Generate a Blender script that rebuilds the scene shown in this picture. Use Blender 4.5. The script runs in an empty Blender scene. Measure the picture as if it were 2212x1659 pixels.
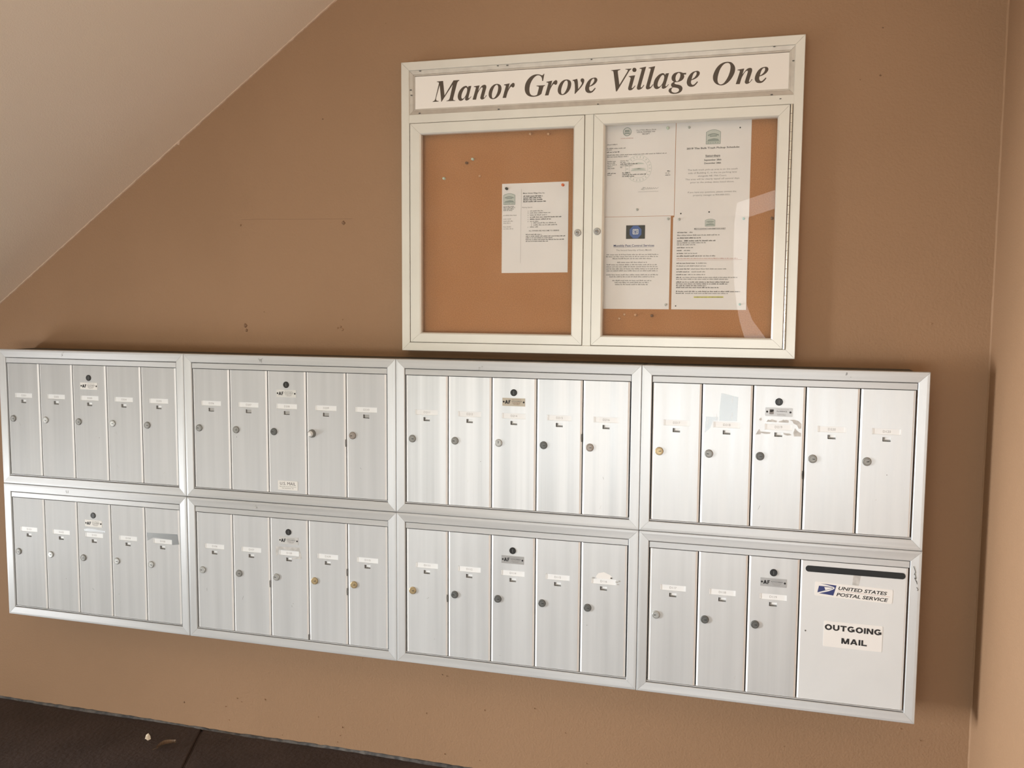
import bpy, math, random
from mathutils import Vector, Matrix
random.seed(7)
R = math.radians
S = 1.11            # metres per model unit
ZF = 1.295          # floor lies this far below the mailbox tops (model units)
YW = 0.13           # back wall plane
XR = 3.055          # right wall plane
C = bpy.context.scene.collection
sc = bpy.context.scene

def W3(x, y, z):
    return Vector((x * S, y * S, (z + ZF) * S))

# ------------------------------------------------------------------ camera
cam_d = bpy.data.cameras.new('camera')
cam = bpy.data.objects.new('camera', cam_d)
C.objects.link(cam)
cam_d.sensor_fit = 'HORIZONTAL'
cam_d.sensor_width = 36.0
cam_d.lens = 36.0 * 1978.49 / 2212.0
cam_d.clip_start = 0.05
cam.matrix_world = Matrix.Translation(W3(2.51698, -2.48807, 0.16448)) @ Matrix(((0.9611654, -0.0308015, 0.2742488), (0.2758869, 0.0823999, -0.9576517), (0.0068991, 0.9961232, 0.0876976))).to_4x4()
sc.camera = cam

# ------------------------------------------------------------------ light
sc.view_settings.view_transform = 'Standard'
sc.view_settings.look = 'None'
sc.view_settings.exposure = -1.3
sc.view_settings.gamma = 1.0
sc.view_settings.use_curve_mapping = False
world = bpy.data.worlds.new('daylight')
sc.world = world
world.use_nodes = True
bg = world.node_tree.nodes['Background']
bg.inputs['Color'].default_value = (0.93, 0.97, 1.0, 1)
bg.inputs['Strength'].default_value = 0.66

def area(name, loc, target, sx, sy, power, col, spread=180):
    d = bpy.data.lights.new(name, 'AREA')
    d.shape = 'RECTANGLE'; d.size = sx * S; d.size_y = sy * S
    d.energy = power; d.color = col; d.spread = R(spread)
    o = bpy.data.objects.new(name, d); C.objects.link(o)
    p = W3(*loc); t = W3(*target)
    o.matrix_world = Matrix.Translation(p) @ (t - p).to_track_quat('-Z', 'Y').to_matrix().to_4x4()
    return o
# added lamp, aimed at the wall, for assumed sunlit paving to the left of the photographer
area('assumed_paving_bounce', (-1.5, -1.6, -1.22), (3.0, 0.0, 0.25), 1.4, 1.0, 95, (0.97, 0.985, 1.0), 150)
# low daylight lamp for an assumed far left opening, plus an added fill lamp behind the photographer
area('assumed_left_opening', (-6.0, -2.6, -0.50), (3.0, 0.0, -0.1), 2.2, 1.6, 3400, (0.97, 0.985, 1.0))
area('added_rear_fill', (2.4, -5.6, -0.85), (2.4, 0, -0.5), 3.6, 0.9, 220, (0.93, 0.97, 1.0))
sun_d = bpy.data.lights.new('sun', 'SUN'); sun_d.energy = 30.0; sun_d.angle = R(0.6); sun_d.color = (1.0, 0.975, 0.94)
sun = bpy.data.objects.new('sun', sun_d); C.objects.link(sun)
sun.rotation_euler = Vector((0.0, -math.cos(R(46)), -math.sin(R(46)))).to_track_quat('-Z', 'Y').to_euler()
# unused added lamp at the open side of the walkway behind the photographer
#area('daylight_opening', (1.9, -6.3, -0.3), (1.9, 0, -0.1), 5.0, 2.0, 120, (0.97, 0.99, 1.0))

# ------------------------------------------------------------------ materials
def nodes(name):
    m = bpy.data.materials.new(name); m.use_nodes = True
    nt = m.node_tree; return m, nt, nt.nodes['Principled BSDF']
def plain(name, col, rough=0.5, metal=0.0, spec=0.5, coat=0.0):
    m, nt, b = nodes(name)
    b.inputs['Base Color'].default_value = (*col, 1)
    b.inputs['Roughness'].default_value = rough
    b.inputs['Metallic'].default_value = metal
    b.inputs['Specular IOR Level'].default_value = spec
    b.inputs['Coat Weight'].default_value = coat
    return m
def noisy(name, c0, c1, scale=(1, 1, 1), nscale=8, rough=0.6, metal=0.0, bump=0.0, bscale=200, lo=0.35, hi=0.65,
          detail=4, spec=0.5, aniso=0.0, tangent=None, bdist=0.002, r2=None, rand=False):
    m, nt, b = nodes(name); N = nt.nodes; L = nt.links
    tc = N.new('ShaderNodeTexCoord'); mp = N.new('ShaderNodeMapping'); mp.inputs['Scale'].default_value = scale
    L.new(tc.outputs['Object'], mp.inputs['Vector'])
    if rand:
        oi = N.new('ShaderNodeObjectInfo'); mu = N.new('ShaderNodeMath'); mu.operation = 'MULTIPLY'; mu.inputs[1].default_value = 37.0
        L.new(oi.outputs['Random'], mu.inputs[0])
        cb = N.new('ShaderNodeCombineXYZ')
        for k in range(3): L.new(mu.outputs[0], cb.inputs[k])
        L.new(cb.outputs[0], mp.inputs['Location'])
    no = N.new('ShaderNodeTexNoise'); no.inputs['Scale'].default_value = nscale; no.inputs['Detail'].default_value = detail
    L.new(mp.outputs['Vector'], no.inputs['Vector'])
    cr = N.new('ShaderNodeValToRGB'); e = cr.color_ramp.elements
    e[0].position = lo; e[0].color = (*c0, 1); e[1].position = hi; e[1].color = (*c1, 1)
    L.new(no.outputs['Fac'], cr.inputs['Fac']); L.new(cr.outputs['Color'], b.inputs['Base Color'])
    b.inputs['Roughness'].default_value = rough; b.inputs['Metallic'].default_value = metal
    b.inputs['Specular IOR Level'].default_value = spec
    if r2 is not None:
        mr = N.new('ShaderNodeMapRange'); mr.inputs['To Min'].default_value = rough; mr.inputs['To Max'].default_value = r2
        mr.inputs['From Min'].default_value = lo; mr.inputs['From Max'].default_value = hi
        L.new(no.outputs['Fac'], mr.inputs['Value']); L.new(mr.outputs['Result'], b.inputs['Roughness'])
    if aniso:
        b.inputs['Anisotropic'].default_value = aniso
        t = N.new('ShaderNodeCombineXYZ')
        for k in range(3): t.inputs[k].default_value = tangent[k]
        L.new(t.outputs[0], b.inputs['Tangent'])
    if bump:
        n2 = N.new('ShaderNodeTexNoise'); n2.inputs['Scale'].default_value = bscale; n2.inputs['Detail'].default_value = 3
        L.new(tc.outputs['Object'], n2.inputs['Vector'])
        bp = N.new('ShaderNodeBump'); bp.inputs['Strength'].default_value = bump; bp.inputs['Distance'].default_value = bdist
        L.new(n2.outputs['Fac'], bp.inputs['Height']); L.new(bp.outputs['Normal'], b.inputs['Normal'])
    return m
M = {}
M['wall'] = noisy('tan_wall_paint', (0.335, 0.205, 0.118), (0.362, 0.223, 0.130), nscale=1.6, rough=0.62, bump=0.6, bscale=150, spec=0.25)
M['soffit'] = noisy('cream_soffit_paint', (0.90, 0.79, 0.66), (0.92, 0.81, 0.69), nscale=1.2, rough=0.8, bump=0.3, bscale=220, spec=0.2)
M['bead'] = plain('pale_paint_bead', (0.62, 0.45, 0.33), 0.7)
M['floor'] = noisy('brown_floor_paint', (0.042, 0.031, 0.030), (0.058, 0.043, 0.041), nscale=5, rough=0.62, bump=0.6, bscale=60, spec=0.35, bdist=0.004)
M['sealant'] = noisy('grey_sealant', (0.05, 0.05, 0.052), (0.13, 0.12, 0.11), nscale=40, rough=0.8, bump=0.6, bscale=90)
M['reflect_white'] = plain('white_reflection_band', (0.82, 0.80, 0.76), 0.7)
M['opposite'] = noisy('muted_green_brown_wall', (0.16, 0.15, 0.11), (0.24, 0.21, 0.15), nscale=1.5, rough=0.9)
M['ground'] = noisy('pale_concrete', (0.42, 0.40, 0.36), (0.52, 0.50, 0.46), nscale=2, rough=0.9)
GR = dict(metal=0.25, rough=0.34, r2=0.42, aniso=0.6, spec=0.5, rand=True, detail=5)
M['alu_v'] = noisy('aluminium_vertical_grain', (0.64, 0.67, 0.69), (0.72, 0.75, 0.77), scale=(1, 1, 0.03), nscale=34, tangent=(1, 0.2, 0), lo=0.3, hi=0.7, **GR)
M['alu_shade'] = noisy('shade_toned_aluminium', (0.52, 0.54, 0.555), (0.60, 0.62, 0.635), scale=(1, 1, 0.03), nscale=34, tangent=(1, 0.2, 0), lo=0.3, hi=0.7, **{**GR, 'metal': 0.1, 'rough': 0.45, 'r2': 0.52})  # darker copy for the left units: dimmer light put into the colour
M['alu_b'] = noisy('banded_aluminium', (0.60, 0.63, 0.65), (0.75, 0.78, 0.80), scale=(1, 1, 0.012), nscale=30, tangent=(1, 0.2, 0), lo=0.36, hi=0.60, **GR)
M['alu_h'] = noisy('aluminium_horizontal_grain', (0.55, 0.57, 0.585), (0.65, 0.67, 0.685), scale=(0.03, 1, 1), nscale=60, tangent=(0, 0.2, 1), lo=0.3, hi=0.7, **GR)
M['edge_glint'] = plain('aluminium_edge_glint', (0.93, 0.94, 0.95), 0.4, 0.1)  # edge highlight put into a colour paler than the doors
M['white_door'] = noisy('white_enamel', (0.72, 0.75, 0.77), (0.76, 0.79, 0.81), nscale=4, rough=0.35)
M['housing'] = plain('shade_dark_housing', (0.085, 0.078, 0.062), 0.7)  # dark colour stands in for the shade on top of the units
M['cavity'] = plain('dark_gap', (0.03, 0.028, 0.026), 0.8)
M['board'] = noisy('satin_champagne_metal', (0.74, 0.73, 0.675), (0.78, 0.77, 0.715), nscale=6, rough=0.38, metal=0.3)
M['board_dk'] = noisy('weathered_channel_metal', (0.52, 0.48, 0.43), (0.60, 0.56, 0.50), nscale=30, rough=0.45, metal=0.4)
M['sign'] = plain('white_sign_plastic', (0.90, 0.87, 0.82), 0.35)
M['ink_brown'] = plain('brown_lettering', (0.085, 0.062, 0.042), 0.5)
M['ink'] = plain('black_ink', (0.02, 0.02, 0.022), 0.6)
M['ink_grey'] = plain('grey_ink', (0.30, 0.29, 0.29), 0.7)
M['ink_pale'] = plain('pale_grey_ink', (0.45, 0.43, 0.42), 0.7)
M['ink_red'] = plain('faded_red_ink', (0.60, 0.36, 0.32), 0.7)
M['ink_blue'] = plain('navy_ink', (0.03, 0.045, 0.18), 0.5)
M['ink_green'] = plain('grey_green_ink', (0.32, 0.37, 0.35), 0.7)
M['ink_green_pale'] = plain('pale_grey_green_ink', (0.60, 0.64, 0.61), 0.7)
M['yellow'] = plain('yellow_highlighter', (0.75, 0.72, 0.12), 0.7)
M['blue'] = plain('blue_print', (0.05, 0.11, 0.36), 0.5)
M['paper'] = noisy('white_paper', (0.88, 0.85, 0.85), (0.92, 0.89, 0.89), nscale=6, rough=0.85, bump=0.2, bscale=14, spec=0.2, bdist=0.01)
M['card'] = plain('white_card', (0.89, 0.92, 0.94), 0.3)
M['flap_shade_grey'] = plain('grey_flap_and_shade', (0.42, 0.42, 0.41), 0.5)  # grey slots, and the half-tone of the painted slot shadow
M['ink_soft'] = plain('soft_black_ink', (0.11, 0.105, 0.105), 0.7)
M['sticker'] = plain('white_sticker', (0.88, 0.88, 0.87), 0.35)
M['cork'] = noisy('cork', (0.40, 0.175, 0.070), (0.53, 0.245, 0.105), nscale=330, rough=0.9, bump=0.15, bscale=400, detail=6, lo=0.25, hi=0.7, spec=0.1)
M['nickel'] = plain('dull_nickel', (0.30, 0.30, 0.285), 0.45, 0.6)
M['steel'] = plain('bright_steel', (0.48, 0.485, 0.47), 0.38, 0.6)
M['brass'] = plain('brass', (0.50, 0.39, 0.23), 0.42, 0.7)
M['bronze'] = plain('brownish_nickel', (0.34, 0.30, 0.27), 0.45, 0.6)
M['darkmetal'] = plain('dark_metal', (0.15, 0.155, 0.15), 0.5, 0.5)
M['black'] = plain('black_plastic', (0.012, 0.012, 0.012), 0.4)
M['slotblack'] = plain('black_slot_lining', (0.012, 0.015, 0.018), 0.6)
M['plate_w'] = plain('white_maker_plate', (0.86, 0.86, 0.84), 0.4)
M['plate_g'] = plain('grey_maker_plate', (0.42, 0.42, 0.42), 0.38, 0.5)
M['plate_t'] = plain('tan_maker_plate', (0.42, 0.37, 0.30), 0.38, 0.5)
M['plate_a'] = plain('aluminium_maker_plate', (0.66, 0.66, 0.65), 0.38, 0.6)
M['residue'] = noisy('grey_glue_residue', (0.50, 0.50, 0.49), (0.66, 0.66, 0.65), nscale=60, rough=0.7)
M['residue_dk'] = noisy('darker_grey_glue_residue', (0.38, 0.38, 0.37), (0.52, 0.52, 0.51), nscale=60, rough=0.7)
M['scuff'] = plain('dark_scuff', (0.10, 0.10, 0.09), 0.7)
M['hinge'] = plain('bright_hinge_metal', (0.85, 0.83, 0.76), 0.25, 0.8)
M['pin_black'] = plain('black_pin', (0.03, 0.03, 0.03), 0.3)
M['pin_orange'] = plain('orange_pin', (0.85, 0.17, 0.05), 0.3)
M['pin_green'] = plain('pale_green_pin', (0.62, 0.74, 0.62), 0.25)
M['pin_clear'] = plain('clear_amber_pin', (0.62, 0.36, 0.20), 0.2)
M['pin_brown'] = plain('brown_pin', (0.17, 0.08, 0.035), 0.3)
M['pin_grey'] = plain('grey_pin', (0.52, 0.55, 0.53), 0.3)
M['pin_teal'] = plain('teal_pin', (0.40, 0.66, 0.64), 0.3)
M['leaf'] = noisy('dry_leaf', (0.10, 0.06, 0.035), (0.2, 0.13, 0.08), nscale=30, rough=0.8)
M['scrap'] = plain('cream_scrap', (0.72, 0.62, 0.48), 0.8)
M['patch'] = plain('brown_wall_mark', (0.23, 0.135, 0.078), 0.8)
def clear(name, rough, tint, fac=None):
    m = bpy.data.materials.new(name); m.use_nodes = True
    nt = m.node_tree; N = nt.nodes; L = nt.links; N.clear()
    o = N.new('ShaderNodeOutputMaterial'); mix = N.new('ShaderNodeMixShader')
    tr = N.new('ShaderNodeBsdfTransparent'); tr.inputs['Color'].default_value = (*tint, 1)
    gl = N.new('ShaderNodeBsdfGlossy'); gl.inputs['Roughness'].default_value = rough
    if fac is None:
        # a pane is two surfaces: the front one carries the reflection of both
        fr = N.new('ShaderNodeFresnel'); fr.inputs['IOR'].default_value = 1.75
        ge = N.new('ShaderNodeNewGeometry'); inv = N.new('ShaderNodeMath'); inv.operation = 'SUBTRACT'; inv.inputs[0].default_value = 1.0
        mu = N.new('ShaderNodeMath'); mu.operation = 'MULTIPLY'
        L.new(ge.outputs['Backfacing'], inv.inputs[1]); L.new(fr.outputs[0], mu.inputs[0]); L.new(inv.outputs[0], mu.inputs[1])
        L.new(mu.outputs[0], mix.inputs['Fac'])
    else: mix.inputs['Fac'].default_value = fac
    L.new(tr.outputs[0], mix.inputs[1]); L.new(gl.outputs[0], mix.inputs[2]); L.new(mix.outputs[0], o.inputs['Surface'])
    return m
M['glass'] = clear('clear_glass', 0.0, (0.985, 0.99, 0.985))
M['tape'] = clear('clear_tape', 0.25, (0.80, 0.81, 0.81), 0.10)

# ------------------------------------------------------------------ mesh helpers
class MB:
    def __init__(s): s.v = []; s.f = []; s.m = []; s.sm = []
    def add(s, vs, fs, m=0, smooth=False):
        b = len(s.v); s.v += [tuple(p) for p in vs]
        for f in fs: s.f.append([b + i for i in f]); s.m.append(m); s.sm.append(smooth)
        return s
    def box(s, x0, x1, y0, y1, z0, z1, m=0):
        vs = [(x, y, z) for x in (x0, x1) for y in (y0, y1) for z in (z0, z1)]
        return s.add(vs, [(0, 1, 3, 2), (4, 6, 7, 5), (0, 4, 5, 1), (2, 3, 7, 6), (0, 2, 6, 4), (1, 5, 7, 3)], m)
    def bev(s, x0, x1, y0, y1, z0, z1, b, m=0):      # box whose front (y0) edges are chamfered by b
        vs = [(x0, y1, z0), (x1, y1, z0), (x1, y1, z1), (x0, y1, z1), (x0, y0 + b, z0), (x1, y0 + b, z0), (x1, y0 + b, z1), (x0, y0 + b, z1),
              (x0 + b, y0, z0 + b), (x1 - b, y0, z0 + b), (x1 - b, y0, z1 - b), (x0 + b, y0, z1 - b)]
        fs = [(0, 3, 2, 1), (8, 9, 10, 11)]
        for k in range(4):
            n = (k + 1) % 4; fs += [(k, n, 4 + n, 4 + k), (4 + k, 4 + n, 8 + n, 8 + k)]
        return s.add(vs, fs, m)
    def prism(s, poly, y0, y1, m=0):                  # convex or simple polygon (x, z), front at y0
        n = len(poly); vs = [(x, y0, z) for x, z in poly] + [(x, y1, z) for x, z in poly]
        fs = [tuple(range(n)), tuple(range(2 * n - 1, n - 1, -1))] + [(i, n + i, n + (i + 1) % n, (i + 1) % n) for i in range(n)]
        return s.add(vs, fs, m)
    def lathe(s, prof, n=24, x=0, z=0, m=0, smooth=True, cap=True):   # prof (r, y), axis along y
        b = []; vs = []; fs = []
        for r, y in prof:
            for k in range(n):
                a = 2 * math.pi * k / n; vs.append((x + r * math.cos(a), y, z + r * math.sin(a)))
        for j in range(len(prof) - 1):
            for k in range(n):
                k2 = (k + 1) % n; fs.append((j * n + k, j * n + k2, (j + 1) * n + k2, (j + 1) * n + k))
        s.add(vs, fs, m, smooth)
        if cap and prof[-1][0] > 1e-6: s.add(vs[-n:], [tuple(range(n))], m)
        return s
    def rbox(s, cx, cz, w, h, r, y0, y1, m=0, ang=0, n=5):  # rounded plate
        pts = []
        for qx, qz, a0 in ((1, 1, 0), (-1, 1, 90), (-1, -1, 180), (1, -1, 270)):
            for k in range(n):
                a = R(a0 + 90 * k / (n - 1)); pts.append((qx * (w / 2 - r) + r * math.cos(a), qz * (h / 2 - r) + r * math.sin(a)))
        ca, sa = math.cos(R(ang)), math.sin(R(ang))
        return s.prism([(cx + x * ca - z * sa, cz + x * sa + z * ca) for x, z in pts], y0, y1, m)
    def stroke(s, pts, w, y, m=0, d=0.0004):          # flat ribbon through (x, z) points
        for (a, b), (c, e) in zip(pts, pts[1:]):
            L = math.hypot(c - a, e - b) or 1e-9; nx, nz = -(e - b) / L * w / 2, (c - a) / L * w / 2
            s.prism([(a - nx, b - nz), (c - nx, e - nz), (c + nx, e + nz), (a + nx, b + nz)], y, y + d, m)
        return s
    def plate(s, x0, x1, z0, z1, y0, y1, holes, m=0, ch=0.0, mc=None):   # plate with rectangular holes, side chamfer ch
        xs = sorted({x0 + ch, x1 - ch, *[h[0] for h in holes], *[h[1] for h in holes]})
        zs = sorted({z0, z1, *[h[2] for h in holes], *[h[3] for h in holes]})
        for a, b in zip(xs, xs[1:]):
            for c, d in zip(zs, zs[1:]):
                mx, mz = (a + b) / 2, (c + d) / 2
                if any(h[0] < mx < h[1] and h[2] < mz < h[3] for h in holes): continue
                s.add([(a, y0, c), (b, y0, c), (b, y0, d), (a, y0, d)], [(0, 1, 2, 3)], m)
        for h in holes:
            a, b, c, d = h; yb = h_y = y1
            s.add([(a, y0, c), (b, y0, c), (b, y0, d), (a, y0, d), (a, yb, c), (b, yb, c), (b, yb, d), (a, yb, d)],
                  [(0, 4, 5, 1), (1, 5, 6, 2), (2, 6, 7, 3), (3, 7, 4, 0)], m)
        mc = m if mc is None else mc
        yc = y0 + ch * 0.55
        s.add([(x0 + ch, y0, z0), (x0 + ch, y0, z1), (x0, yc, z1), (x0, yc, z0)], [(0, 1, 2, 3)], mc)
        s.add([(x1 - ch, y0, z0), (x1, yc, z0), (x1, yc, z1), (x1 - ch, y0, z1)], [(0, 1, 2, 3)], mc)
        s.add([(x0, yc, z0), (x0, yc, z1), (x0, y1, z1), (x0, y1, z0)], [(0, 1, 2, 3)], m)
        s.add([(x1, yc, z0), (x1, y1, z0), (x1, y1, z1), (x1, yc, z1)], [(0, 1, 2, 3)], m)
        for z in (z0, z1):
            s.add([(x0, yc, z), (x0 + ch, y0, z), (x1 - ch, y0, z), (x1, yc, z), (x1, y1, z), (x0, y1, z)], [(0, 1, 2, 3, 4, 5)], m)
        return s
    def data(s, name, mats):
        me = bpy.data.meshes.new(name)
        me.from_pydata([(x * S, y * S, z * S) for x, y, z in s.v], [], s.f)
        for k in mats: me.materials.append(M[k])
        me.polygons.foreach_set('material_index', s.m)
        me.polygons.foreach_set('use_smooth', s.sm)
        me.update(); return me

def link(name, me, parent=None, loc=(0, 0, 0), ry=0.0):
    o = bpy.data.objects.new(name, me); C.objects.link(o)
    if parent is None: o.location = W3(*loc)
    else: o.parent = parent; o.location = Vector(loc) * S
    o.rotation_euler = (0, ry, 0)
    return o
def mk(name, mb, mats, parent=None, loc=(0, 0, 0), ry=0.0):
    return link(name, mb.data(name, mats if isinstance(mats, (list, tuple)) else [mats]), parent, loc, ry)
def tag(o, label=None, cat=None, group=None, kind=None):
    if label: o['label'] = label
    if cat: o['category'] = cat
    if group: o['group'] = group
    if kind: o['kind'] = kind
    return o
def thing(name, loc, label, cat, group=None):
    return tag(link(name, None, None, loc), label, cat, group)

def catmull(pts):                                     # 'x,z' strings, '*' marks a corner
    P = []
    for t in pts.split():
        a, b = t.rstrip('*').split(','); P.append((float(a) * 1e-4, float(b) * 1e-4, t.endswith('*')))
    n = len(P); out = []
    for i in range(n):
        p1, p2 = P[i], P[(i + 1) % n]; p0, p3 = P[i - 1], P[(i + 2) % n]
        if p1[2]: p0 = p1
        if p2[2]: p3 = p2
        out.append(p1[:2])
        if p1[2] and p2[2]: continue
        for t in (0.25, 0.5, 0.75):
            q = []
            for k in (0, 1):
                a, b, c, d = p0[k], p1[k], p2[k], p3[k]
                q.append(0.5 * (2 * b + (c - a) * t + (2 * a - 5 * b + 4 * c - d) * t * t + (3 * b - a - 3 * c + d) * t ** 3))
            out.append(tuple(q))
    return out
def fill(loops):                                      # fill 2-D loops (with holes) -> verts (x, z), faces
    cu = bpy.data.curves.new('tmp', 'CURVE'); cu.dimensions = '2D'; cu.fill_mode = 'FRONT'
    for lp in loops:
        sp = cu.splines.new('POLY'); sp.points.add(len(lp) - 1)
        for k, (x, z) in enumerate(lp): sp.points[k].co = (x * 100, z * 100, 0, 1)
        sp.use_cyclic_u = True
    return curve_mesh(cu, 0.01)
def curve_mesh(cu, k):
    ob = bpy.data.objects.new('tmp', cu); C.objects.link(ob)
    me = ob.to_mesh()
    vs = [(v.co.x * k, v.co.y * k) for v in me.vertices]; fs = [tuple(p.vertices) for p in me.polygons]
    ob.to_mesh_clear(); bpy.data.objects.remove(ob); bpy.data.curves.remove(cu)
    return vs, fs
TC = {}
def text(mb, s, x, z, h, w=None, align='L', m=0, y=0.0, bold=0.0, shear=0.0, ang=0.0, gap=1.0):
    """cap height h, optional total width w; z is the baseline"""
    key = (s, bold, shear, gap)
    if key not in TC:
        cu = bpy.data.curves.new('t', 'FONT'); cu.body = s; cu.size = 1; cu.offset = bold; cu.shear = shear
        cu.space_character = gap; cu.resolution_u = 3
        TC[key] = curve_mesh(cu, 1.0)
    vs, fs = TC[key]
    if not vs: return mb
    xa = min(v[0] for v in vs); xb = max(v[0] for v in vs)
    kz = h / 0.729; kx = kz if w is None else w / (xb - xa)
    wd = (xb - xa) * kx; ox = {'L': 0, 'C': -wd / 2, 'R': -wd}[align]
    ca, sa = math.cos(R(ang)), math.sin(R(ang)); out = []
    for a, b in vs:
        px, pz = ox + (a - xa) * kx, b * kz
        out.append((x + px * ca - pz * sa, y, z + px * sa + pz * ca))
    return mb.add(out, [f[::-1] if False else f for f in fs], m)
def blur_line(mb, x0, x1, z, h, y, m=0, tail=1.0, rng=random):   # a line of print too small to read: word-sized dashes
    x = x0; end = x0 + (x1 - x0) * tail
    while x < end - h * 0.5:
        w = min(h * rng.uniform(1.2, 5.0), end - x)
        k = x
        while k < x + w:                               # letters of uneven height
            a = min(h * rng.uniform(0.35, 0.7), x + w - k); t = h * rng.choice((0.62, 0.66, 0.7, 1.0))
            mb.prism([(k, z), (k + a * 0.8, z), (k + a * 0.8, z + t), (k, z + t)], y, y + 0.0001, m); k += a
        x += w + h * 0.55
    return mb

# ------------------------------------------------------------------ the setting
def struct(name, mb, mats, label=None):
    o = mk(name, mb, mats, None, (0, 0, 0)); o['kind'] = 'structure'
    if label: o['label'] = label
    return o
ZC = 1.36                                             # flat ceiling
SL = 0.7069; SX = -0.1126; SZ = 0.1525                # slope line of the stair underside on the wall
# back wall, with fine grid so that the stucco can be uneven
def wall_grid(fn, n, m):
    vs = []; fs = []
    for i in range(n + 1):
        for j in range(m + 1): vs.append(fn(i / n, j / m))
    for i in range(n):
        for j in range(m): a = i * (m + 1) + j; fs.append((a, a + m + 1, a + m + 2, a + 1))
    return vs, fs
w = MB(); w.box(-3.6, XR + 0.15, YW, YW + 0.15, -ZF - 0.05, ZC)
wall_back = struct('wall_back', w, 'wall', 'tan painted stucco wall behind the mailboxes')
w = MB(); w.box(XR, XR + 0.15, -2.9, YW, -ZF - 0.05, ZC)
struct('wall_right', w, 'wall', 'sunlit tan painted wall at the right edge')
# floor: painted slabs with a recessed joint
fl = MB(); fl.box(-3.6, XR + 0.15, -2.9, YW + 0.15, -ZF - 0.10, -ZF - 0.006)
floor = struct('floor', fl, 'floor', 'dark brown painted concrete floor')
def slab(poly):
    n = len(poly); vs = [(x, y, 0.0) for x, y in poly] + [(x, y, -0.02) for x, y in poly]
    c = [sum(p[0] for p in poly) / n, sum(p[1] for p in poly) / n]
    sb = MB(); b = 0.003
    top = [(x + (c[0] - x) * 0 + math.copysign(b, c[0] - x), y + math.copysign(b, c[1] - y), 0.0) for x, y in poly]
    rim = [(x, y, -0.003) for x, y in poly]; bot = [(x, y, -0.02) for x, y in poly]
    fs = [tuple(range(n))]
    for k in range(n):
        k2 = (k + 1) % n; fs += [(k, n + k, n + k2, k2), (n + k, 2 * n + k, 2 * n + k2, n + k2)]
    sb.add(top + rim + bot, fs)
    o = mk('floor_slab', sb, 'floor', floor, (0, 0, -ZF)); return o
# joints run slightly askew to the wall, as scored in the photograph
JX = lambda x, y: x + (YW - y) * 0.405
cols = [-3.5, -2.1, -0.72, 0.672, 2.06]; g = 0.005
for a, b in zip(cols, cols[1:] + [None]):
    rows = [(YW, -1.25), (-1.25, -2.88)]
    for y1, y0 in rows:
        if b is None: p = [(JX(a, y1) + g, y1), (JX(a, y0) + g, y0 + g), (XR, y0 + g), (XR, y1)]
        else: p = [(JX(a, y1) + g, y1), (JX(a, y0) + g, y0 + g), (min(XR, JX(b, y0) - g), y0 + g), (min(XR, JX(b, y1) - g), y1)]
        slab(p)
# uneven strip of old sealant and paint where wall meets floor
rs = random.Random(3); st = MB(); xs = [-1.2 + 0.02 * k for k in range(213)]; prev = None
for x in xs:
    q = (x, 0.004 + 0.003 * rs.random() + 0.003 * math.sin(x * 9) + .002, 0.005 + 0.003 * rs.random() + 0.003 * math.sin(x * 5 + 1) * math.sin(x * 1.7))
    if prev:
        a, b = prev, q
        st.add([(a[0], YW, a[2]), (a[0], YW - a[1] * .4, a[2] * .8), (a[0], YW - a[1], 0.0), (b[0], YW, b[2]), (b[0], YW - b[1] * .4, b[2] * .8), (b[0], YW - b[1], 0.0)],
               [(0, 1, 4, 3), (1, 2, 5, 4)])
    prev = q
o = mk('trim_1', st, 'sealant', None, (0, 0, -ZF)); o['kind'] = 'structure'; o['label'] = 'uneven grey sealant strip along the foot of the wall'
# sloping underside of the stairs, then flat ceiling
xe = SX + (ZC - SZ) / SL; xb0 = SX + (-ZF - SZ) / SL
c = MB(); YS0 = -1.10
c.add([(xb0, YW, -ZF), (xe, YW, ZC), (xe, YS0, ZC), (xb0, YS0, -ZF), (xb0 - .25, YW, -ZF), (xe - .25, YW, ZC), (xe - .25, YS0, ZC), (xb0 - .25, YS0, -ZF)],
      [(0, 1, 2, 3), (4, 7, 6, 5), (0, 3, 7, 4), (1, 5, 6, 2), (0, 4, 5, 1), (3, 2, 6, 7)])
c.box(-3.6, XR + .15, -2.9, YW + .15, ZC, ZC + .2)
ceil = struct('ceiling', c, 'soffit', 'cream painted sloping underside of the stairs')
# thin irregular paint bead along the joint of wall and soffit
bd = MB(); n = 260; rs = random.Random(5); prev = None; wv = 0.0
for k in range(n + 1):
    x = SX - 0.1 + (xe - SX + .1) * k / n; z = SZ + (x - SX) * SL
    wv = 0.7 * wv + 0.3 * rs.uniform(-1, 1); hgt = 0.0035 + 0.004 * abs(wv) + (0.006 if rs.random() < 0.02 else 0)
    q = (x, z, hgt)
    if prev:
        a, b = prev, q
        bd.add([(a[0], YW, a[1] - a[2]), (a[0], YW - .004, a[1] - a[2] * .6), (a[0], YW - .005, a[1]), (b[0], YW, b[1] - b[2]), (b[0], YW - .004, b[1] - b[2] * .6), (b[0], YW - .005, b[1])],
               [(0, 3, 4, 1), (1, 4, 5, 2)])
    prev = q
o = mk('trim_2', bd, 'bead', None); o['kind'] = 'structure'; o['label'] = 'thin uneven paint bead between wall and stair underside'
bd = MB(); prev = None
for k in range(181):
    z = -ZF + (ZC + ZF) * k / 180; wv = 0.7 * wv + 0.3 * rs.uniform(-1, 1); q = (z, 0.003 + 0.003 * abs(wv))
    if prev:
        a, b = prev, q
        bd.add([(XR - a[1], YW, a[0]), (XR - .002, YW - .002, a[0]), (XR, YW - .004, a[0]), (XR - b[1], YW, b[0]), (XR - .002, YW - .002, b[0]), (XR, YW - .004, b[0])], [(0, 1, 4, 3), (1, 2, 5, 4)])
    prev = q
o = mk('trim_3', bd, 'wall', None); o['kind'] = 'structure'; o['label'] = 'uneven paint line in the corner of the two walls'
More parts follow.
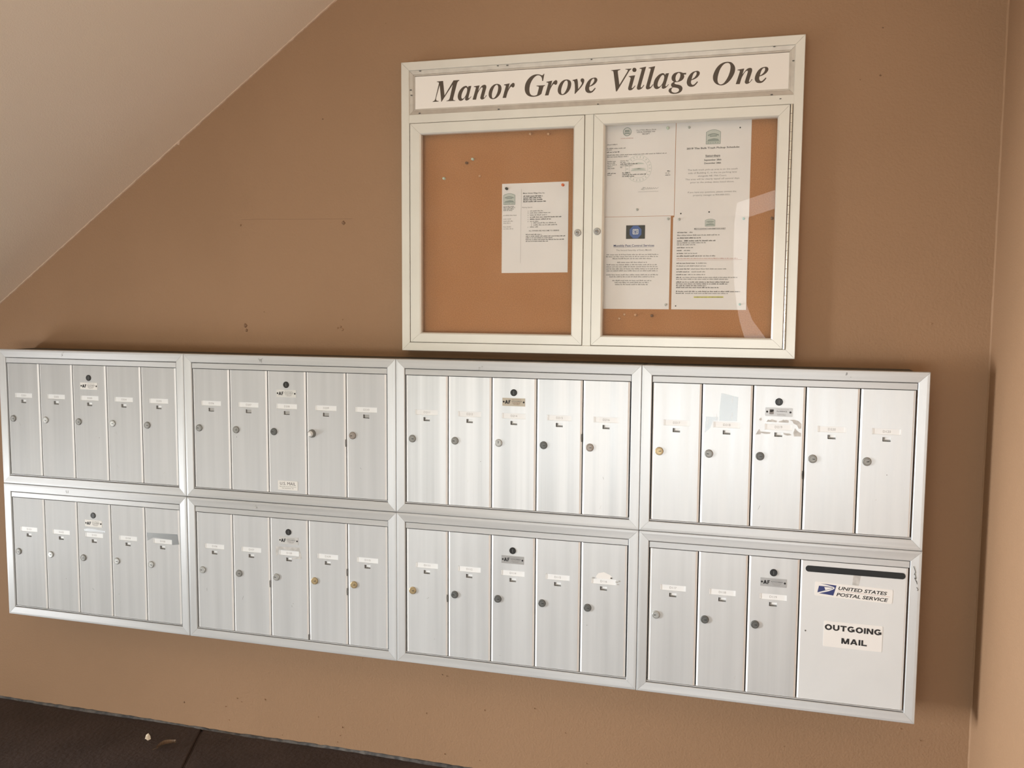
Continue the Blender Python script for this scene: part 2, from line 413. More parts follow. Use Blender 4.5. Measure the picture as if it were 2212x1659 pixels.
# ground outside the open side of the walkway
gm = MB(); gm.box(-16, 16, -14, -2.9, -ZF - 0.12, -ZF - 0.02)
struct('floor_outside', gm, 'ground')
ob = MB(); ob.box(-16, 16, -11.3, -11.0, -ZF - .05, 5.0)
struct('wall_opposite', ob, 'opposite')
# unseen curved white band, added and shaped for its reflection in the right glass door
arc = [(2.152, 1.086), (2.132, .909), (2.132, .743), (2.133, .577), (2.142, .410), (2.158, .264), (2.178, .138), (2.206, .004), (2.251, -.134), (2.30, -.26)]
arr = [(2.264, 1.120), (2.256, .956), (2.254, .742), (2.251, .576), (2.252, .410), (2.252, .264), (2.263, .160), (2.316, .026), (2.434, -.131), (2.56, -.26)]
tb = MB()
for (a, c, a2, c2) in zip(arc, arr, arc[1:], arr[1:]):
    tb.prism([a, a2, c2, c], -5.95, -6.0)
tb.prism([arc[0], arr[1], (2.95, 1.17), (2.95, 1.34)], -5.949, -6.0)
tl_ = struct('trim_4', tb, 'reflect_white', 'added white curved band outdoors, seen only as a reflection in the right glass door')
# marks on the back wall
def wall_mark(x, z, r, depth=0.003, mat='patch', seed=1):
    q = random.Random(seed); n = 9
    ring = [(r * q.uniform(.6, 1.1) * math.cos(2 * math.pi * k / n), r * q.uniform(.6, 1.1) * math.sin(2 * math.pi * k / n)) for k in range(n)]
    b = MB(); vs = [(a, 0, c) for a, c in ring] + [(a * .6, -depth, c * .6) for a, c in ring]
    b.add(vs, [tuple(range(n, 2 * n))] + [(k, (k + 1) % n, n + (k + 1) % n, n + k) for k in range(n)])
    o = mk('paint_lump', b, mat, wall_back, (x, YW, z)); o.location = (x * S, YW * S, z * S); return o
wall_mark(1.2195, 0.4102, 0.0070, .003, 'patch', 2); wall_mark(1.2195, 0.4112, 0.0036, .004, 'wall', 3)
for k, (x, z, r) in enumerate([(0.857, 0.408, .004), (0.868, 0.087, .008), (0.872, 0.072, .006), (1.207, 0.088, .005), (1.213, 0.079, .006), (1.196, 0.083, .004)]):
    wall_mark(x, z, r, .003, 'patch' if k in (1, 2) else 'wall', k + 5)
rr = random.Random(11)
for k in range(46):
    x = rr.uniform(0.6, 3.0); z = rr.uniform(-1.28, -0.95) if k < 30 else rr.uniform(0.1, 1.0)
    if k >= 30 and 1.42 < x < 2.62: continue
    if k < 30 and x > 2.0 and z > -0.98: continue
    wall_mark(x, z, rr.uniform(.0015, .0035), rr.uniform(.001, .003), 'wall' if rr.random() < .85 else 'patch', k + 40)
cr = MB(); cr.stroke([(0.86, 0.4255), (0.93, 0.4262), (1.03, 0.4238), (1.12, 0.4230), (1.25, 0.4215)], 0.0010, YW - 0.0002, 0, .0003)
mk('hairline_crack', cr, 'patch', wall_back)

# the parts of the setting are built in floor-zero coordinates

# ------------------------------------------------------------------ mailbox units
UW, UH = 0.724, 0.4582
PD = 0.1328                                          # door pitch
DZ1, DZ0 = -0.0478, -0.4246                          # door top and bottom below the unit top
def bars(rect, prof, gap=0.00025):                   # four mitred bars: prof is (inset, y) from the outer back to the inner back
    x0, x1, z0, z1 = rect; out = []
    for side in ('top', 'bottom', 'left', 'right'):
        A, B = [], []
        for t, y in prof:
            if side == 'top': a, b = (x0 + t + gap, y, z1 - t), (x1 - t - gap, y, z1 - t)
            elif side == 'bottom': a, b = (x0 + t + gap, y, z0 + t), (x1 - t - gap, y, z0 + t)
            elif side == 'left': a, b = (x0 + t, y, z0 + t + gap), (x0 + t, y, z1 - t - gap)
            else: a, b = (x1 - t, y, z0 + t + gap), (x1 - t, y, z1 - t - gap)
            A.append(a); B.append(b)
        n = len(A); fs = [(k, k + 1, n + k + 1, n + k) for k in range(n - 1)] + [tuple(range(n)), tuple(range(2 * n - 1, n - 1, -1)), (n - 1, 0, n, 2 * n - 1)]
        if side in ('bottom', 'right'): fs = [f[::-1] for f in fs]
        out.append((side, MB().add(A + B, fs)))
    return out
BAR = [(0.0006, 0.020), (0.0006, 0.002), (0.002, 0.0004), (0.0075, 0.0), (0.0262, 0.0012), (0.0277, 0.0026), (0.0277, 0.018)]
CACHE = {}
def shared(key, fn, mats):
    if key not in CACHE: CACHE[key] = fn().data(key.split('|')[0], mats)
    return CACHE[key]
def lock_mb(kind, ang):
    b = MB()
    if kind == 'knob':
        b.lathe([(.0125, .004), (.0125, -.0020), (.0116, -.0050), (.0104, -.0050), (.0104, -.0090), (.0092, -.0098), (.0078, -.0098)], 30, cap=False, smooth=False)
        b.lathe([(.0078, -.0098), (.0078, -.0110), (.0064, -.0112), (.0062, -.0180), (.0056, -.0188), (0, -.0188)], 30, m=2, smooth=False)
        b.lathe([(.0128, -.0002), (.0128, -.0016)], 30, m=1, cap=False)
        return b
    b.lathe([(.0112, .004), (.0112, -.0012), (.0104, -.0040), (.0092, -.0046), (.0082, -.0046), (.0078, -.0040), (.0072, -.0040), (.0068, -.0047), (.0, -.0047)], 28, smooth=False)
    ca, sa = math.cos(R(ang)), math.sin(R(ang)); p = [(-.0012, -.0006), (.0050, -.0013), (.0056, .0012), (-.0012, .0007)]
    b.prism([(x * ca - z * sa, x * sa + z * ca) for x, z in p], -.0050, -.004, 1)
    return b
def master_mb():
    b = MB(); b.lathe([(.0098, .003), (.0098, -.001), (.0088, -.0022), (.0082, -.0016), (0, -.0016)], 26, smooth=False)
    b.prism([(-.0006, -.005), (.0010, -.005), (.0010, .005), (-.0006, .005)], -.0018, -.0010, 1); return b
def maker_plate(kind):                                # white / grey / tan / alu / other
    b = MB(); w, h = .0668, .0228
    if kind == 'other': b.rbox(0, 0, w * 1.03, h, .0025, -.0008, .0004)
    else: b.box(-w / 2, w / 2, -.0007, .0004, -h / 2, h / 2)
    y = -.00085
    for sx, sz in ((-.0295, .0003), (.0295, .0003)): b.lathe([(.0028, -.0006), (.0024, -.0013), (0, -.0014)], 12, sx, sz, 1)
    if kind == 'other':
        b.prism([(-.0235, -.0062), (-.0125, -.0062), (-.0125, .0070), (-.0235, .0070)], y, y + .0001, 2)
        b.prism([(-.0222, -.0006), (-.0160, -.0006), (-.0160, .0008), (-.0142, .0008), (-.0142, .0022), (-.0128, .0022), (-.0128, .0060), (-.0222, .0060)], y - .0001, y, 1)
        text(b, 'FLORENCE', .0080, .0006, .0034, .026, 'C', 1, y, .01)
        for z, x0, x1 in ((.0068, -.0055, .026), (-.0055, -.004, .018), (-.0082, -.0035, .018)): blur_line(b, x0, x1, z, .0015, y, 2)
    else:
        b.prism([(-.0262, -.0052), (-.0228, -.0052), (-.0222, -.0032), (-.0200, -.0032), (-.0196, -.0052), (-.0162, -.0052), (-.0196, .0052), (-.0226, .0052)], y, y + .0001, 1)
        b.prism([(-.0158, -.0052), (-.0130, -.0052), (-.0128, -.0012), (-.0104, -.0004), (-.0100, .0016), (-.0126, .0016), (-.0124, .0032), (-.0092, .0036), (-.0086, .0056), (-.0152, .0056)], y, y + .0001, 1)
        text(b, 'AUTH-FLORENCE', .0090, .0012, .0028, .030, 'C', 1, y, .012)
        for z, x0, x1 in ((.0066, -.005, .022), (-.0018, -.004, .022), (-.0046, -.003, .019), (-.0074, 0.0, .017)): blur_line(b, x0, x1, z, .0015, y, 2)
    return b
def irregular(pts, y, d, mat, name, parent, holes=None):
    b = MB(); b.prism(pts, y, y + d); return mk(name, b, mat, parent)
SLOT_W, SLOT_H = .0198, .0112
def door(parent, k, num, lock, ang, mat, plate=None, seed=0):
    """a mailbox door: its own origin at its top-left corner of the opening"""
    x0 = 0.0297 + PD * k; cx = PD / 2
    holes = [(cx - .0352, cx + .0352, -.0994 - .0156, -.0994), (cx - SLOT_W / 2, cx + SLOT_W / 2, -.1217 - SLOT_H, -.1217)]
    H = DZ0 - DZ1
    def panel():
        b = MB(); b.plate(.0017, PD - .0017, H, 0, 0, .010, holes, 0, .0050, 1)
        return b
    d = link('door', shared('door|' + mat, panel, [mat, 'edge_glint']), parent, (x0, .0035, DZ1))
    def card():
        h = holes[0]; b = MB()
        b.box(h[0] - .001, h[1] + .001, .0016, .0030, h[2] - .001, h[3] + .001, 0)
        b.prism([(h[0], h[2]), (h[0] + .0028, h[2] + .001), (h[0] + .0028, h[3] - .001), (h[0], h[3])], .0004, .0017, 0)
        b.prism([(h[1] - .0030, h[2] + .001), (h[1], h[2]), (h[1], h[3]), (h[1] - .0030, h[3] - .001)], .0004, .0017, 0)
        return b
    nm = link('name_card', shared('name_card', card, ['card']), d)
    t = MB(); text(t, num, cx, -.1102, .0062, .0185, 'C', 0, .0015, -.008)
    mk('number', t, 'ink_grey', d)
    def slot_shade():  # black backing and offset plates draw the shadow at slot left and bottom
        h = holes[1]; b = MB(); b.box(h[0] - .001, h[1] + .001, .0088, .0098, h[2] - .001, h[3] + .001, 1)
        b.box(h[0] + (.0060 if not grey else .003), h[1] + .001, .0030, .0045, h[2] + (.0048 if not grey else .0015), h[3] + .001, 0)
        if not grey: b.box(h[0] + .002, h[1] + .001, .0055, .0065, h[2] + .0012, h[3], 2)
        return b
    grey = num in ('D206', 'D207', 'D208', 'D209', 'D210')
    link('view_slot', shared('view_slot|%d' % grey, slot_shade, ['flap_shade_grey' if grey else 'card', 'black', 'flap_shade_grey']), d)
    if lock == 'knob': link('lock', shared('lock|knob', lambda: lock_mb('knob', 0), ['nickel', 'darkmetal', 'card']), d, (.0190, 0, -.1868))
    else: link('lock', shared('lock|%s%d' % (lock, ang), lambda: lock_mb('std', ang), [lock, 'black']), d, (.0215, 0, -.1868))
    if plate:
        link('master_lock', shared('master_lock', master_mb, ['black', 'darkmetal']), d, (cx - .0008, -.0002, -.0405))
        ink = {'white': ['plate_w', 'ink', 'ink_grey'], 'grey': ['plate_g', 'ink', 'ink_grey'], 'tan': ['plate_t', 'ink', 'patch'], 'alu': ['plate_a', 'ink', 'ink_grey'], 'other': ['plate_g', 'ink', 'ink_grey']}[plate]
        link('maker_plate', shared('maker_plate|' + plate, lambda: maker_plate('other' if plate == 'other' else 'af'), ink), d, (cx - .0008, 0, -.0675))
    return d
def unit(i, j, label, nums, locks, plate, mat='alu_v', dx=0.0, dz=0.0, rot=0.0, housing=(.0, .0)):
    u = thing('mailbox_unit', (i * UW + dx, 0, -j * UH + dz), label, 'mailbox', 'aluminium wall mailbox units')
    u.rotation_euler[1] = rot
    for side, b in bars((0, UW, -UH, 0), BAR):
        mk('frame_bar', b, 'alu_h' if side in ('top', 'bottom') else 'alu_v', u)
    hb = MB(); xa, xb_ = (.030 if i == 0 else .0012), UW - (.034 if i == 3 else .0012)
    hb.box(xa, xb_, .0212, YW, -UH + (.0020 if j == 0 else .020), -.0020, 0); hb.box(.0285, UW - .0285, .019, .0212, -UH + .0290, -.0285, 1)
    mk('housing', hb, ['housing', 'cavity'], u)
    hd = MB(); hd.bev(.0292, UW - .0292, .0030, .017, -.0462, -.0292, .0010); mk('header_strip', hd, 'alu_h', u)
    sl = MB(); sl.bev(.0285, UW - .0285, .0030, .017, -.4284, -.4258, .0006); mk('sill_strip', sl, 'alu_h', u)
    ds = []
    for k, (n, l) in enumerate(zip(nums, locks)):
        ang = l[1] if isinstance(l, tuple) else 0; l = l[0] if isinstance(l, tuple) else l
        ds.append(door(u, k, n, l, ang, mat, plate if k == 2 else None))
    return u, ds
def smudge(u, x, z, w=.006, h=.008, mat='scuff', seed=0):
    q = random.Random(seed); b = MB()
    for _ in range(3):
        a, c = x + q.uniform(-w, w), z + q.uniform(-h, h)
        b.stroke([(a, c), (a + q.uniform(-w, w) * .6, c + q.uniform(-h, h) * .8), (a + q.uniform(-w, w), c + q.uniform(-h, h))], .0009, -.0004, 0, .0003)
    return mk('scuff_mark', b, mat, u)
ni, stl, br, bz, dk = 'nickel', 'steel', 'brass', 'bronze', 'darkmetal'
u00, d00 = unit(0, 0, 'upper mailbox unit at the far left end with doors toned down for dimmer light and white maker plate', ['D201', 'D202', 'D203', 'D204', 'D205'], [(ni, 0), (stl, -20), (ni, -10), (stl, 0), (ni, -5)], 'white', mat='alu_shade')
u01, d01 = unit(0, 1, 'lower mailbox unit at the far left end with doors D101 to D105', ['D101', 'D102', 'D103', 'D104', 'D105'], [(ni, -20), (stl, 0), (ni, 5), (stl, 0), (stl, -10)], 'white', mat='alu_shade')
u10, d10 = unit(1, 0, 'upper mailbox unit with the small U.S. MAIL plate on its middle door', ['D206', 'D207', 'D208', 'D209', 'D210'], [(ni, 175), (ni, 0), (dk, 180), 'knob', (bz, 185)], 'alu', mat='alu_shade')
u11, d11 = unit(1, 1, 'lower mailbox unit with two brass locks on its right doors D109 and D110', ['D106', 'D107', 'D108', 'D109', 'D110'], [(stl, 180), (ni, 0), (stl, 175), (br, 10), (br, 10)], 'alu', dx=.0006, dz=-.0006, mat='alu_shade')
u20, d20 = unit(2, 0, 'upper mailbox unit under the notice cabinet with the tan maker plate', ['D211', 'D212', 'D214', 'D215', 'D216'], [(ni, 0), (ni, 180), (stl, 90), (dk, -5), (bz, 0)], 'tan', mat='alu_b')
u21, d21 = unit(2, 1, 'lower mailbox unit with doors D111 to D116 and torn label residue on its right door', ['D111', 'D112', 'D114', 'D115', 'D116'], [(br, 0), (dk, 180), (dk, 0), (dk, 0), (dk, -3)], 'grey', rot=R(-.02))
u30, d30 = unit(3, 0, 'upper mailbox unit at the right end with tape and label scraps on its doors', ['D217', 'D218', 'D219', 'D220', 'D120'], [(br, 10), (ni, 180), (dk, -5), (ni, -5), (ni, 10)], 'other')
u31, d31 = unit(3, 1, 'lower mailbox unit at the right end with the wide outgoing mail door', ['D117', 'D118', 'D119'], [(stl, 185), (dk, 0), (dk, 0)], 'grey', dx=.0004)

# wide outgoing mail door
x0 = 0.0297 + 3 * PD; w = 2 * PD; H = DZ0 - DZ1
sx0, sx1, sz0, sz1 = .4416 - x0, .6862 - x0, -.0773 - DZ1, -.0608 - DZ1
b = MB(); b.plate(.0017, w - .0017, H, 0, 0, .010, [(sx0 + .004, sx1 - .004, sz0 + .0005, sz1 - .0005)], 0, .0042, 1)
od = mk('outgoing_door', b, ['white_door', 'edge_glint'], u31, (x0, .0035, DZ1)); od['label'] = 'wide white door marked outgoing mail'
b = MB(); cz = (sz0 + sz1) / 2; hh = (sz1 - sz0) / 2
b.rbox((sx0 + sx1) / 2, cz, sx1 - sx0, 2 * hh, hh * .98, -.0008, .0090, 0, n=9); mk('mail_slot', b, 'slotblack', od)
b = MB(); b.lathe([(.0022, .001), (.0020, -.0006), (0, -.0006)], 12, .4464 - x0, -.2377 - DZ1); mk('screw_hole', b, 'darkmetal', od)
X = lambda x: x - x0
Z = lambda z: z - DZ1
b = MB(); b.prism([(X(.5605), Z(-.0775)), (X(.5785), Z(-.0775)), (X(.5738), Z(-.1045)), (X(.5589), Z(-.1035))], -.0003, 0); mk('old_tape', b, 'residue', od)
b = MB(); b.rbox(X(.5617), Z(-.1235), .1915, .0375, .004, -.0006, .0001, ang=-1.6); ps = mk('postal_sticker', b, 'sticker', od)
# emblem and wording of the sticker
T = lambda x, z: (X(x), Z(z))
pl = MB(); a = -1.8; y = -.0008
def tr(p): return [T(x, z) for x, z in p]
vs, fs = fill([tr([(.4812, -.1062), (.5201, -.1084), (.5131, -.1360), (.4770, -.1330), (.5010, -.1256), (.5108, -.1205), (.5150, -.1180), (.5158, -.1150), (.5128, -.1128), (.4985, -.1094)])])
pl.add([(x, y, z) for x, z in vs], fs, 0)
vs, fs = fill([tr([(.4765, -.1130), (.5000, -.1132), (.5090, -.1142), (.5125, -.1158), (.5105, -.1180), (.4945, -.1236), (.4730, -.1310)])])
pl.add([(x, y, z) for x, z in vs], fs, 0)
vs, fs = fill([tr([(.4900, -.1150), (.5040, -.1150), (.5108, -.1160), (.5085, -.1176), (.4928, -.1230)])])
pl.add([(x, y - .0001, z) for x, z in vs], fs, 1)
text(pl, 'UNITED STATES', X(.5250), Z(-.1192), .0092, .1190, 'L', 2, y, .022, .22, a)
text(pl, 'POSTAL SERVICE', X(.5205), Z(-.1362), .0092, .1265, 'L', 2, y, .022, .22, a)
pl.stroke([(X(.5235), Z(-.1223)), (X(.6508), Z(-.1263))], .0006, y - .0001, 3, .0001)
mk('emblem_and_wording', pl, ['ink_blue', 'sticker', 'ink', 'ink_red'], od)
b = MB(); b.rbox(X(.5645), Z(-.2407), .1450, .0690, .003, -.0006, .0001, ang=-.2); mk('outgoing_sticker', b, 'sticker', od)
def heavy(ch):                                        # extended heavy capitals, cap height 1: (width, polygons)
    def arc(a0, a1, cx, cz, ro, so, ri, si, n=18):
        o_ = [(cx + ro * math.cos(R(a0 + (a1 - a0) * k / n)), cz + so * math.sin(R(a0 + (a1 - a0) * k / n))) for k in range(n + 1)]
        i_ = [(cx + ri * math.cos(R(a0 + (a1 - a0) * k / n)), cz + si * math.sin(R(a0 + (a1 - a0) * k / n))) for k in range(n + 1)]
        return [[o_[k], o_[k + 1], i_[k + 1], i_[k]] for k in range(n)]
    q = lambda a, c, b_, d: [(a, c), (b_, c), (b_, d), (a, d)]
    if ch == 'O': return 1.12, arc(0, 360, .56, .5, .56, .52, .27, .27, 36)
    if ch == 'G': return 1.12, arc(42, 340, .56, .5, .56, .52, .27, .27, 30) + [q(.58, .33, 1.10, .54), q(.84, .10, 1.10, .36)]
    if ch == 'U': return 1.0, [q(0, .40, .28, 1), q(.72, .40, 1.0, 1)] + arc(180, 360, .5, .42, .5, .44, .22, .20)
    if ch == 'T': return .96, [q(0, .77, .96, 1), q(.34, 0, .62, .78)]
    if ch == 'I': return .28, [q(0, 0, .28, 1)]
    if ch == 'N': return 1.0, [q(0, 0, .27, 1), q(.73, 0, 1.0, 1), [(0, 1), (.30, 1), (1.0, 0), (.70, 0)]]
    if ch == 'M': return 1.18, [q(0, 0, .26, 1), q(.92, 0, 1.18, 1), [(0, 1), (.34, 1), (.72, 0), (.46, 0)], [(.84, 1), (1.18, 1), (.72, 0), (.46, 0)]]
    if ch == 'A': return 1.12, [[(0, 0), (.30, 0), (.70, 1), (.41, 1)], [(.82, 0), (1.12, 0), (.71, 1), (.42, 1)], q(.24, .18, .88, .38)]
    return .84, [q(0, 0, .28, 1), q(.2, 0, .84, .23)]
def heavy_text(b, s, xc, z, h, w, ang):
    gs = [heavy(c) for c in s]; tot = sum(g_[0] for g_ in gs) + .13 * (len(s) - 1); k = w / tot; x = 0; ca, sa = math.cos(R(ang)), math.sin(R(ang))
    for wd, polys in gs:
        for t_, p in enumerate(polys):
            b.add([(xc + ((x + a) * k - w / 2) * ca - c * h * sa, -.0008 - (t_ % 3 + (3 if len(polys) - t_ < 3 else 0)) * 6e-5, z + ((x + a) * k - w / 2) * sa + c * h * ca) for a, c in p], [tuple(range(len(p)))])
        x += wd + .13
b = MB(); heavy_text(b, 'OUTGOING', X(.5648), Z(-.2302), .0152, .1400, -.5); heavy_text(b, 'MAIL', X(.5688), Z(-.2634), .0152, .0630, -.5)
mk('lettering', b, 'ink', od)

# U.S. MAIL plate on door D208
b = MB(); b.rbox(.3620 - .0297 - 2 * PD, -.4005 - DZ1, .0680, .0285, .0012, -.0008, .0002); mk('mail_plate', b, 'plate_w', d10[2])
b = MB(); text(b, 'U.S. MAIL', .3622 - .0297 - 2 * PD, -.3993 - DZ1, .0098, .0540, 'C', 0, -.0010, -.002)
text(b, 'Approved By The U.S. Postal Service', .3622 - .0297 - 2 * PD, -.4050 - DZ1, .0026, .0570, 'C', 0, -.0010)
text(b, 'MAIL RECEPTACLE  1992', .3622 - .0297 - 2 * PD, -.4105 - DZ1, .0026, .0400, 'C', 0, -.0010)
mk('plate_lettering', b, 'ink', d10[2])

# glue residue, tape and scuffs
def local(k, pts): return [(x - .0297 - PD * k, z - DZ1) for x, z in pts]
def blot(parent, k, cx, cz, w, h, seed, mat='residue', n=16):
    q = random.Random(seed)
    p = [(cx + w / 2 * q.uniform(.55, 1.1) * math.cos(2 * math.pi * t / n), cz + h / 2 * q.uniform(.5, 1.15) * math.sin(2 * math.pi * t / n)) for t in range(n)]
    return irregular(local(k, p), -.0002, .0002, mat, 'glue_residue', parent)
irregular(local(1, [(.2127, -.0699), (.2566, -.0797), (.2555, -.118), (.2547, -.1442), (.2084, -.1443), (.2095, -.110)]), -.0004, .0003, 'tape', 'clear_tape', d30[1])
irregular(local(1, [(.1739, -.1344), (.2052, -.1350), (.2058, -.1440), (.1930, -.1450), (.1858, -.1642), (.1712, -.1790)]), -.0004, .0003, 'tape', 'clear_tape', d30[1])
b = MB()
for p in ([(.2420, -.080), (.2412, -.094)], [(.2420, -.122), (.2410, -.138)], [(.2010, -.128), (.2010, -.143)], [(.1800, -.139), (.1775, -.157)]): b.stroke(local(1, p), .0010, -.0006)
mk('tape_crease', b, 'card', d30[1])
irregular(local(2, [(.3300, -.1425), (.3347, -.1363), (.3400, -.1375), (.3440, -.1345), (.3500, -.1368), (.3575, -.1385), (.3560, -.1425), (.3460, -.1418)]), -.0002, .0002, 'residue', 'glue_residue', d30[2])
irregular(local(2, [(.3610, -.1420), (.3629, -.1390), (.3700, -.1370), (.3730, -.1340), (.3760, -.1362), (.3800, -.1345), (.3871, -.1370), (.3860, -.1425)]), -.0002, .0002, 'residue', 'glue_residue', d30[2])
irregular(local(2, [(.3890, -.1350), (.4000, -.1335), (.4123, -.1375), (.4184, -.1443), (.4190, -.1560), (.4120, -.1570), (.4080, -.1480), (.3990, -.1440), (.3960, -.1380)]), -.0002, .0002, 'residue', 'glue_residue', d30[2])
irregular(local(2, [(.4030, -.1560), (.4100, -.1640), (.4190, -.1690), (.4186, -.1770), (.4011, -.1780), (.3990, -.1690)]), -.0002, .0002, 'residue', 'glue_residue', d30[2])
irregular(local(2, [(.3040, -.1770), (.3110, -.1640), (.3133, -.1622), (.3165, -.1690), (.3290, -.1690), (.3420, -.1700), (.3400, -.1735), (.3280, -.1745), (.3180, -.1720), (.3160, -.1765)]), -.0002, .0002, 'residue', 'glue_residue', d30[2])
irregular(local(2, [(.3740, -.1700), (.3900, -.1710), (.3950, -.1740), (.3918, -.1755), (.3840, -.1765), (.3760, -.1740)]), -.0002, .0002, 'residue', 'glue_residue', d30[2])
blot(d30[2], 2, .3158, -.1360, .008, .010, 4)
irregular(local(4, [(.605, -.142), (.612, -.132), (.628, -.128), (.646, -.135), (.652, -.142), (.647, -.1475), (.607, -.1470)]), -.0002, .0002, 'sticker', 'glue_residue', d21[4])
for k, p in enumerate([(.598, -.1470), (.650, -.1440), (.665, -.1530), (.668, -.1600), (.672, -.1500)]): blot(d21[4], 4, *p, .009, .005, 20 + k, 'residue_dk', 8)
irregular(local(2, [(.3165, -.1370), (.4000, -.1345), (.3990, -.1465), (.3260, -.1440), (.3235, -.1585), (.3180, -.1700), (.3160, -.1600)]), -.0002, .0002, 'residue', 'old_tape', d11[2])
irregular(local(2, [(.3960, -.1465), (.4010, -.1450), (.4060, -.1690), (.3700, -.1730), (.3720, -.1690), (.3960, -.1640)]), -.0002, .0002, 'residue', 'old_tape', d11[2])
irregular(local(4, [(.5680, -.1300), (.6840, -.1270), (.6900, -.1600), (.6640, -.1640), (.6640, -.1470), (.5950, -.1440), (.5700, -.1560)]), -.0003, .0002, 'tape', 'clear_tape', d01[4])
irregular(local(2, [(.3200, -.1370), (.3380, -.1335), (.3700, -.1345), (.4050, -.1370), (.4060, -.1430), (.3260, -.1430)]), -.0003, .0002, 'tape', 'clear_tape', d01[2])
for u, x, z, s in [(u10, .272, -.014, 1), (u10, .276, -.016, 2), (u01, .262, -.014, 3), (u20, .262, -.018, 4), (u30, .530, -.014, 8), (u00, .264, -.013, 5), (u11, .250, -.014, 9)]:
    smudge(u, x, z, .005, .006, 'residue_dk' if s != 8 else 'scuff', s)
b = MB()
for p in ([(.704, -.040), (.709, -.055), (.706, -.062)], [(.708, -.060), (.711, -.072), (.707, -.070), (.713, -.082)], [(.712, -.078), (.714, -.086)], [(.713, -.094), (.717, -.100), (.715, -.103)]): b.stroke(p, .0014, -.0006, 0, .0005)
mk('scuff_mark', b, 'scuff', u31)
q = random.Random(9)
for ds, mt in ((d00, 'residue_dk'), (d01, 'residue_dk'), (d10, 'residue_dk'), (d11, 'residue_dk'), (d20, 'residue'), (d21, 'residue_dk'), (d30, 'residue'), (d31, 'residue')):
    for d in ds:
        for _ in range(q.choice((0, 1, 1, 2))):
            x, z = q.uniform(.02, .11), q.uniform(-.36, -.20); b = MB(); r = q.uniform(.0006, .0012)
            if q.random() < .5: b.lathe([(r, 0), (0, -.0002)], 7, x, z)
            else: b.stroke([(x, z), (x + q.uniform(-.008, .008), z + q.uniform(-.012, .012))], .0005, -.0002, 0, .0002)
            mk('scuff_mark', b, 'scuff' if q.random() < .35 else mt, d)
# grime in the joints beside some doors
for d, zz in ((d10[3], -.20), (d11[1], -.20), (d11[3], -.14), (d11[3], -.20), (d20[3], -.15), (d30[2], -.22), (d11[2], -.36), (d21[0], -.19)):
    b = MB(); b.stroke([(PD - .0022, zz), (PD - .0028, zz - .010), (PD - .0020, zz - .022)], .0022, .0001, 0, .0006); mk('grime', b, 'scuff', d)

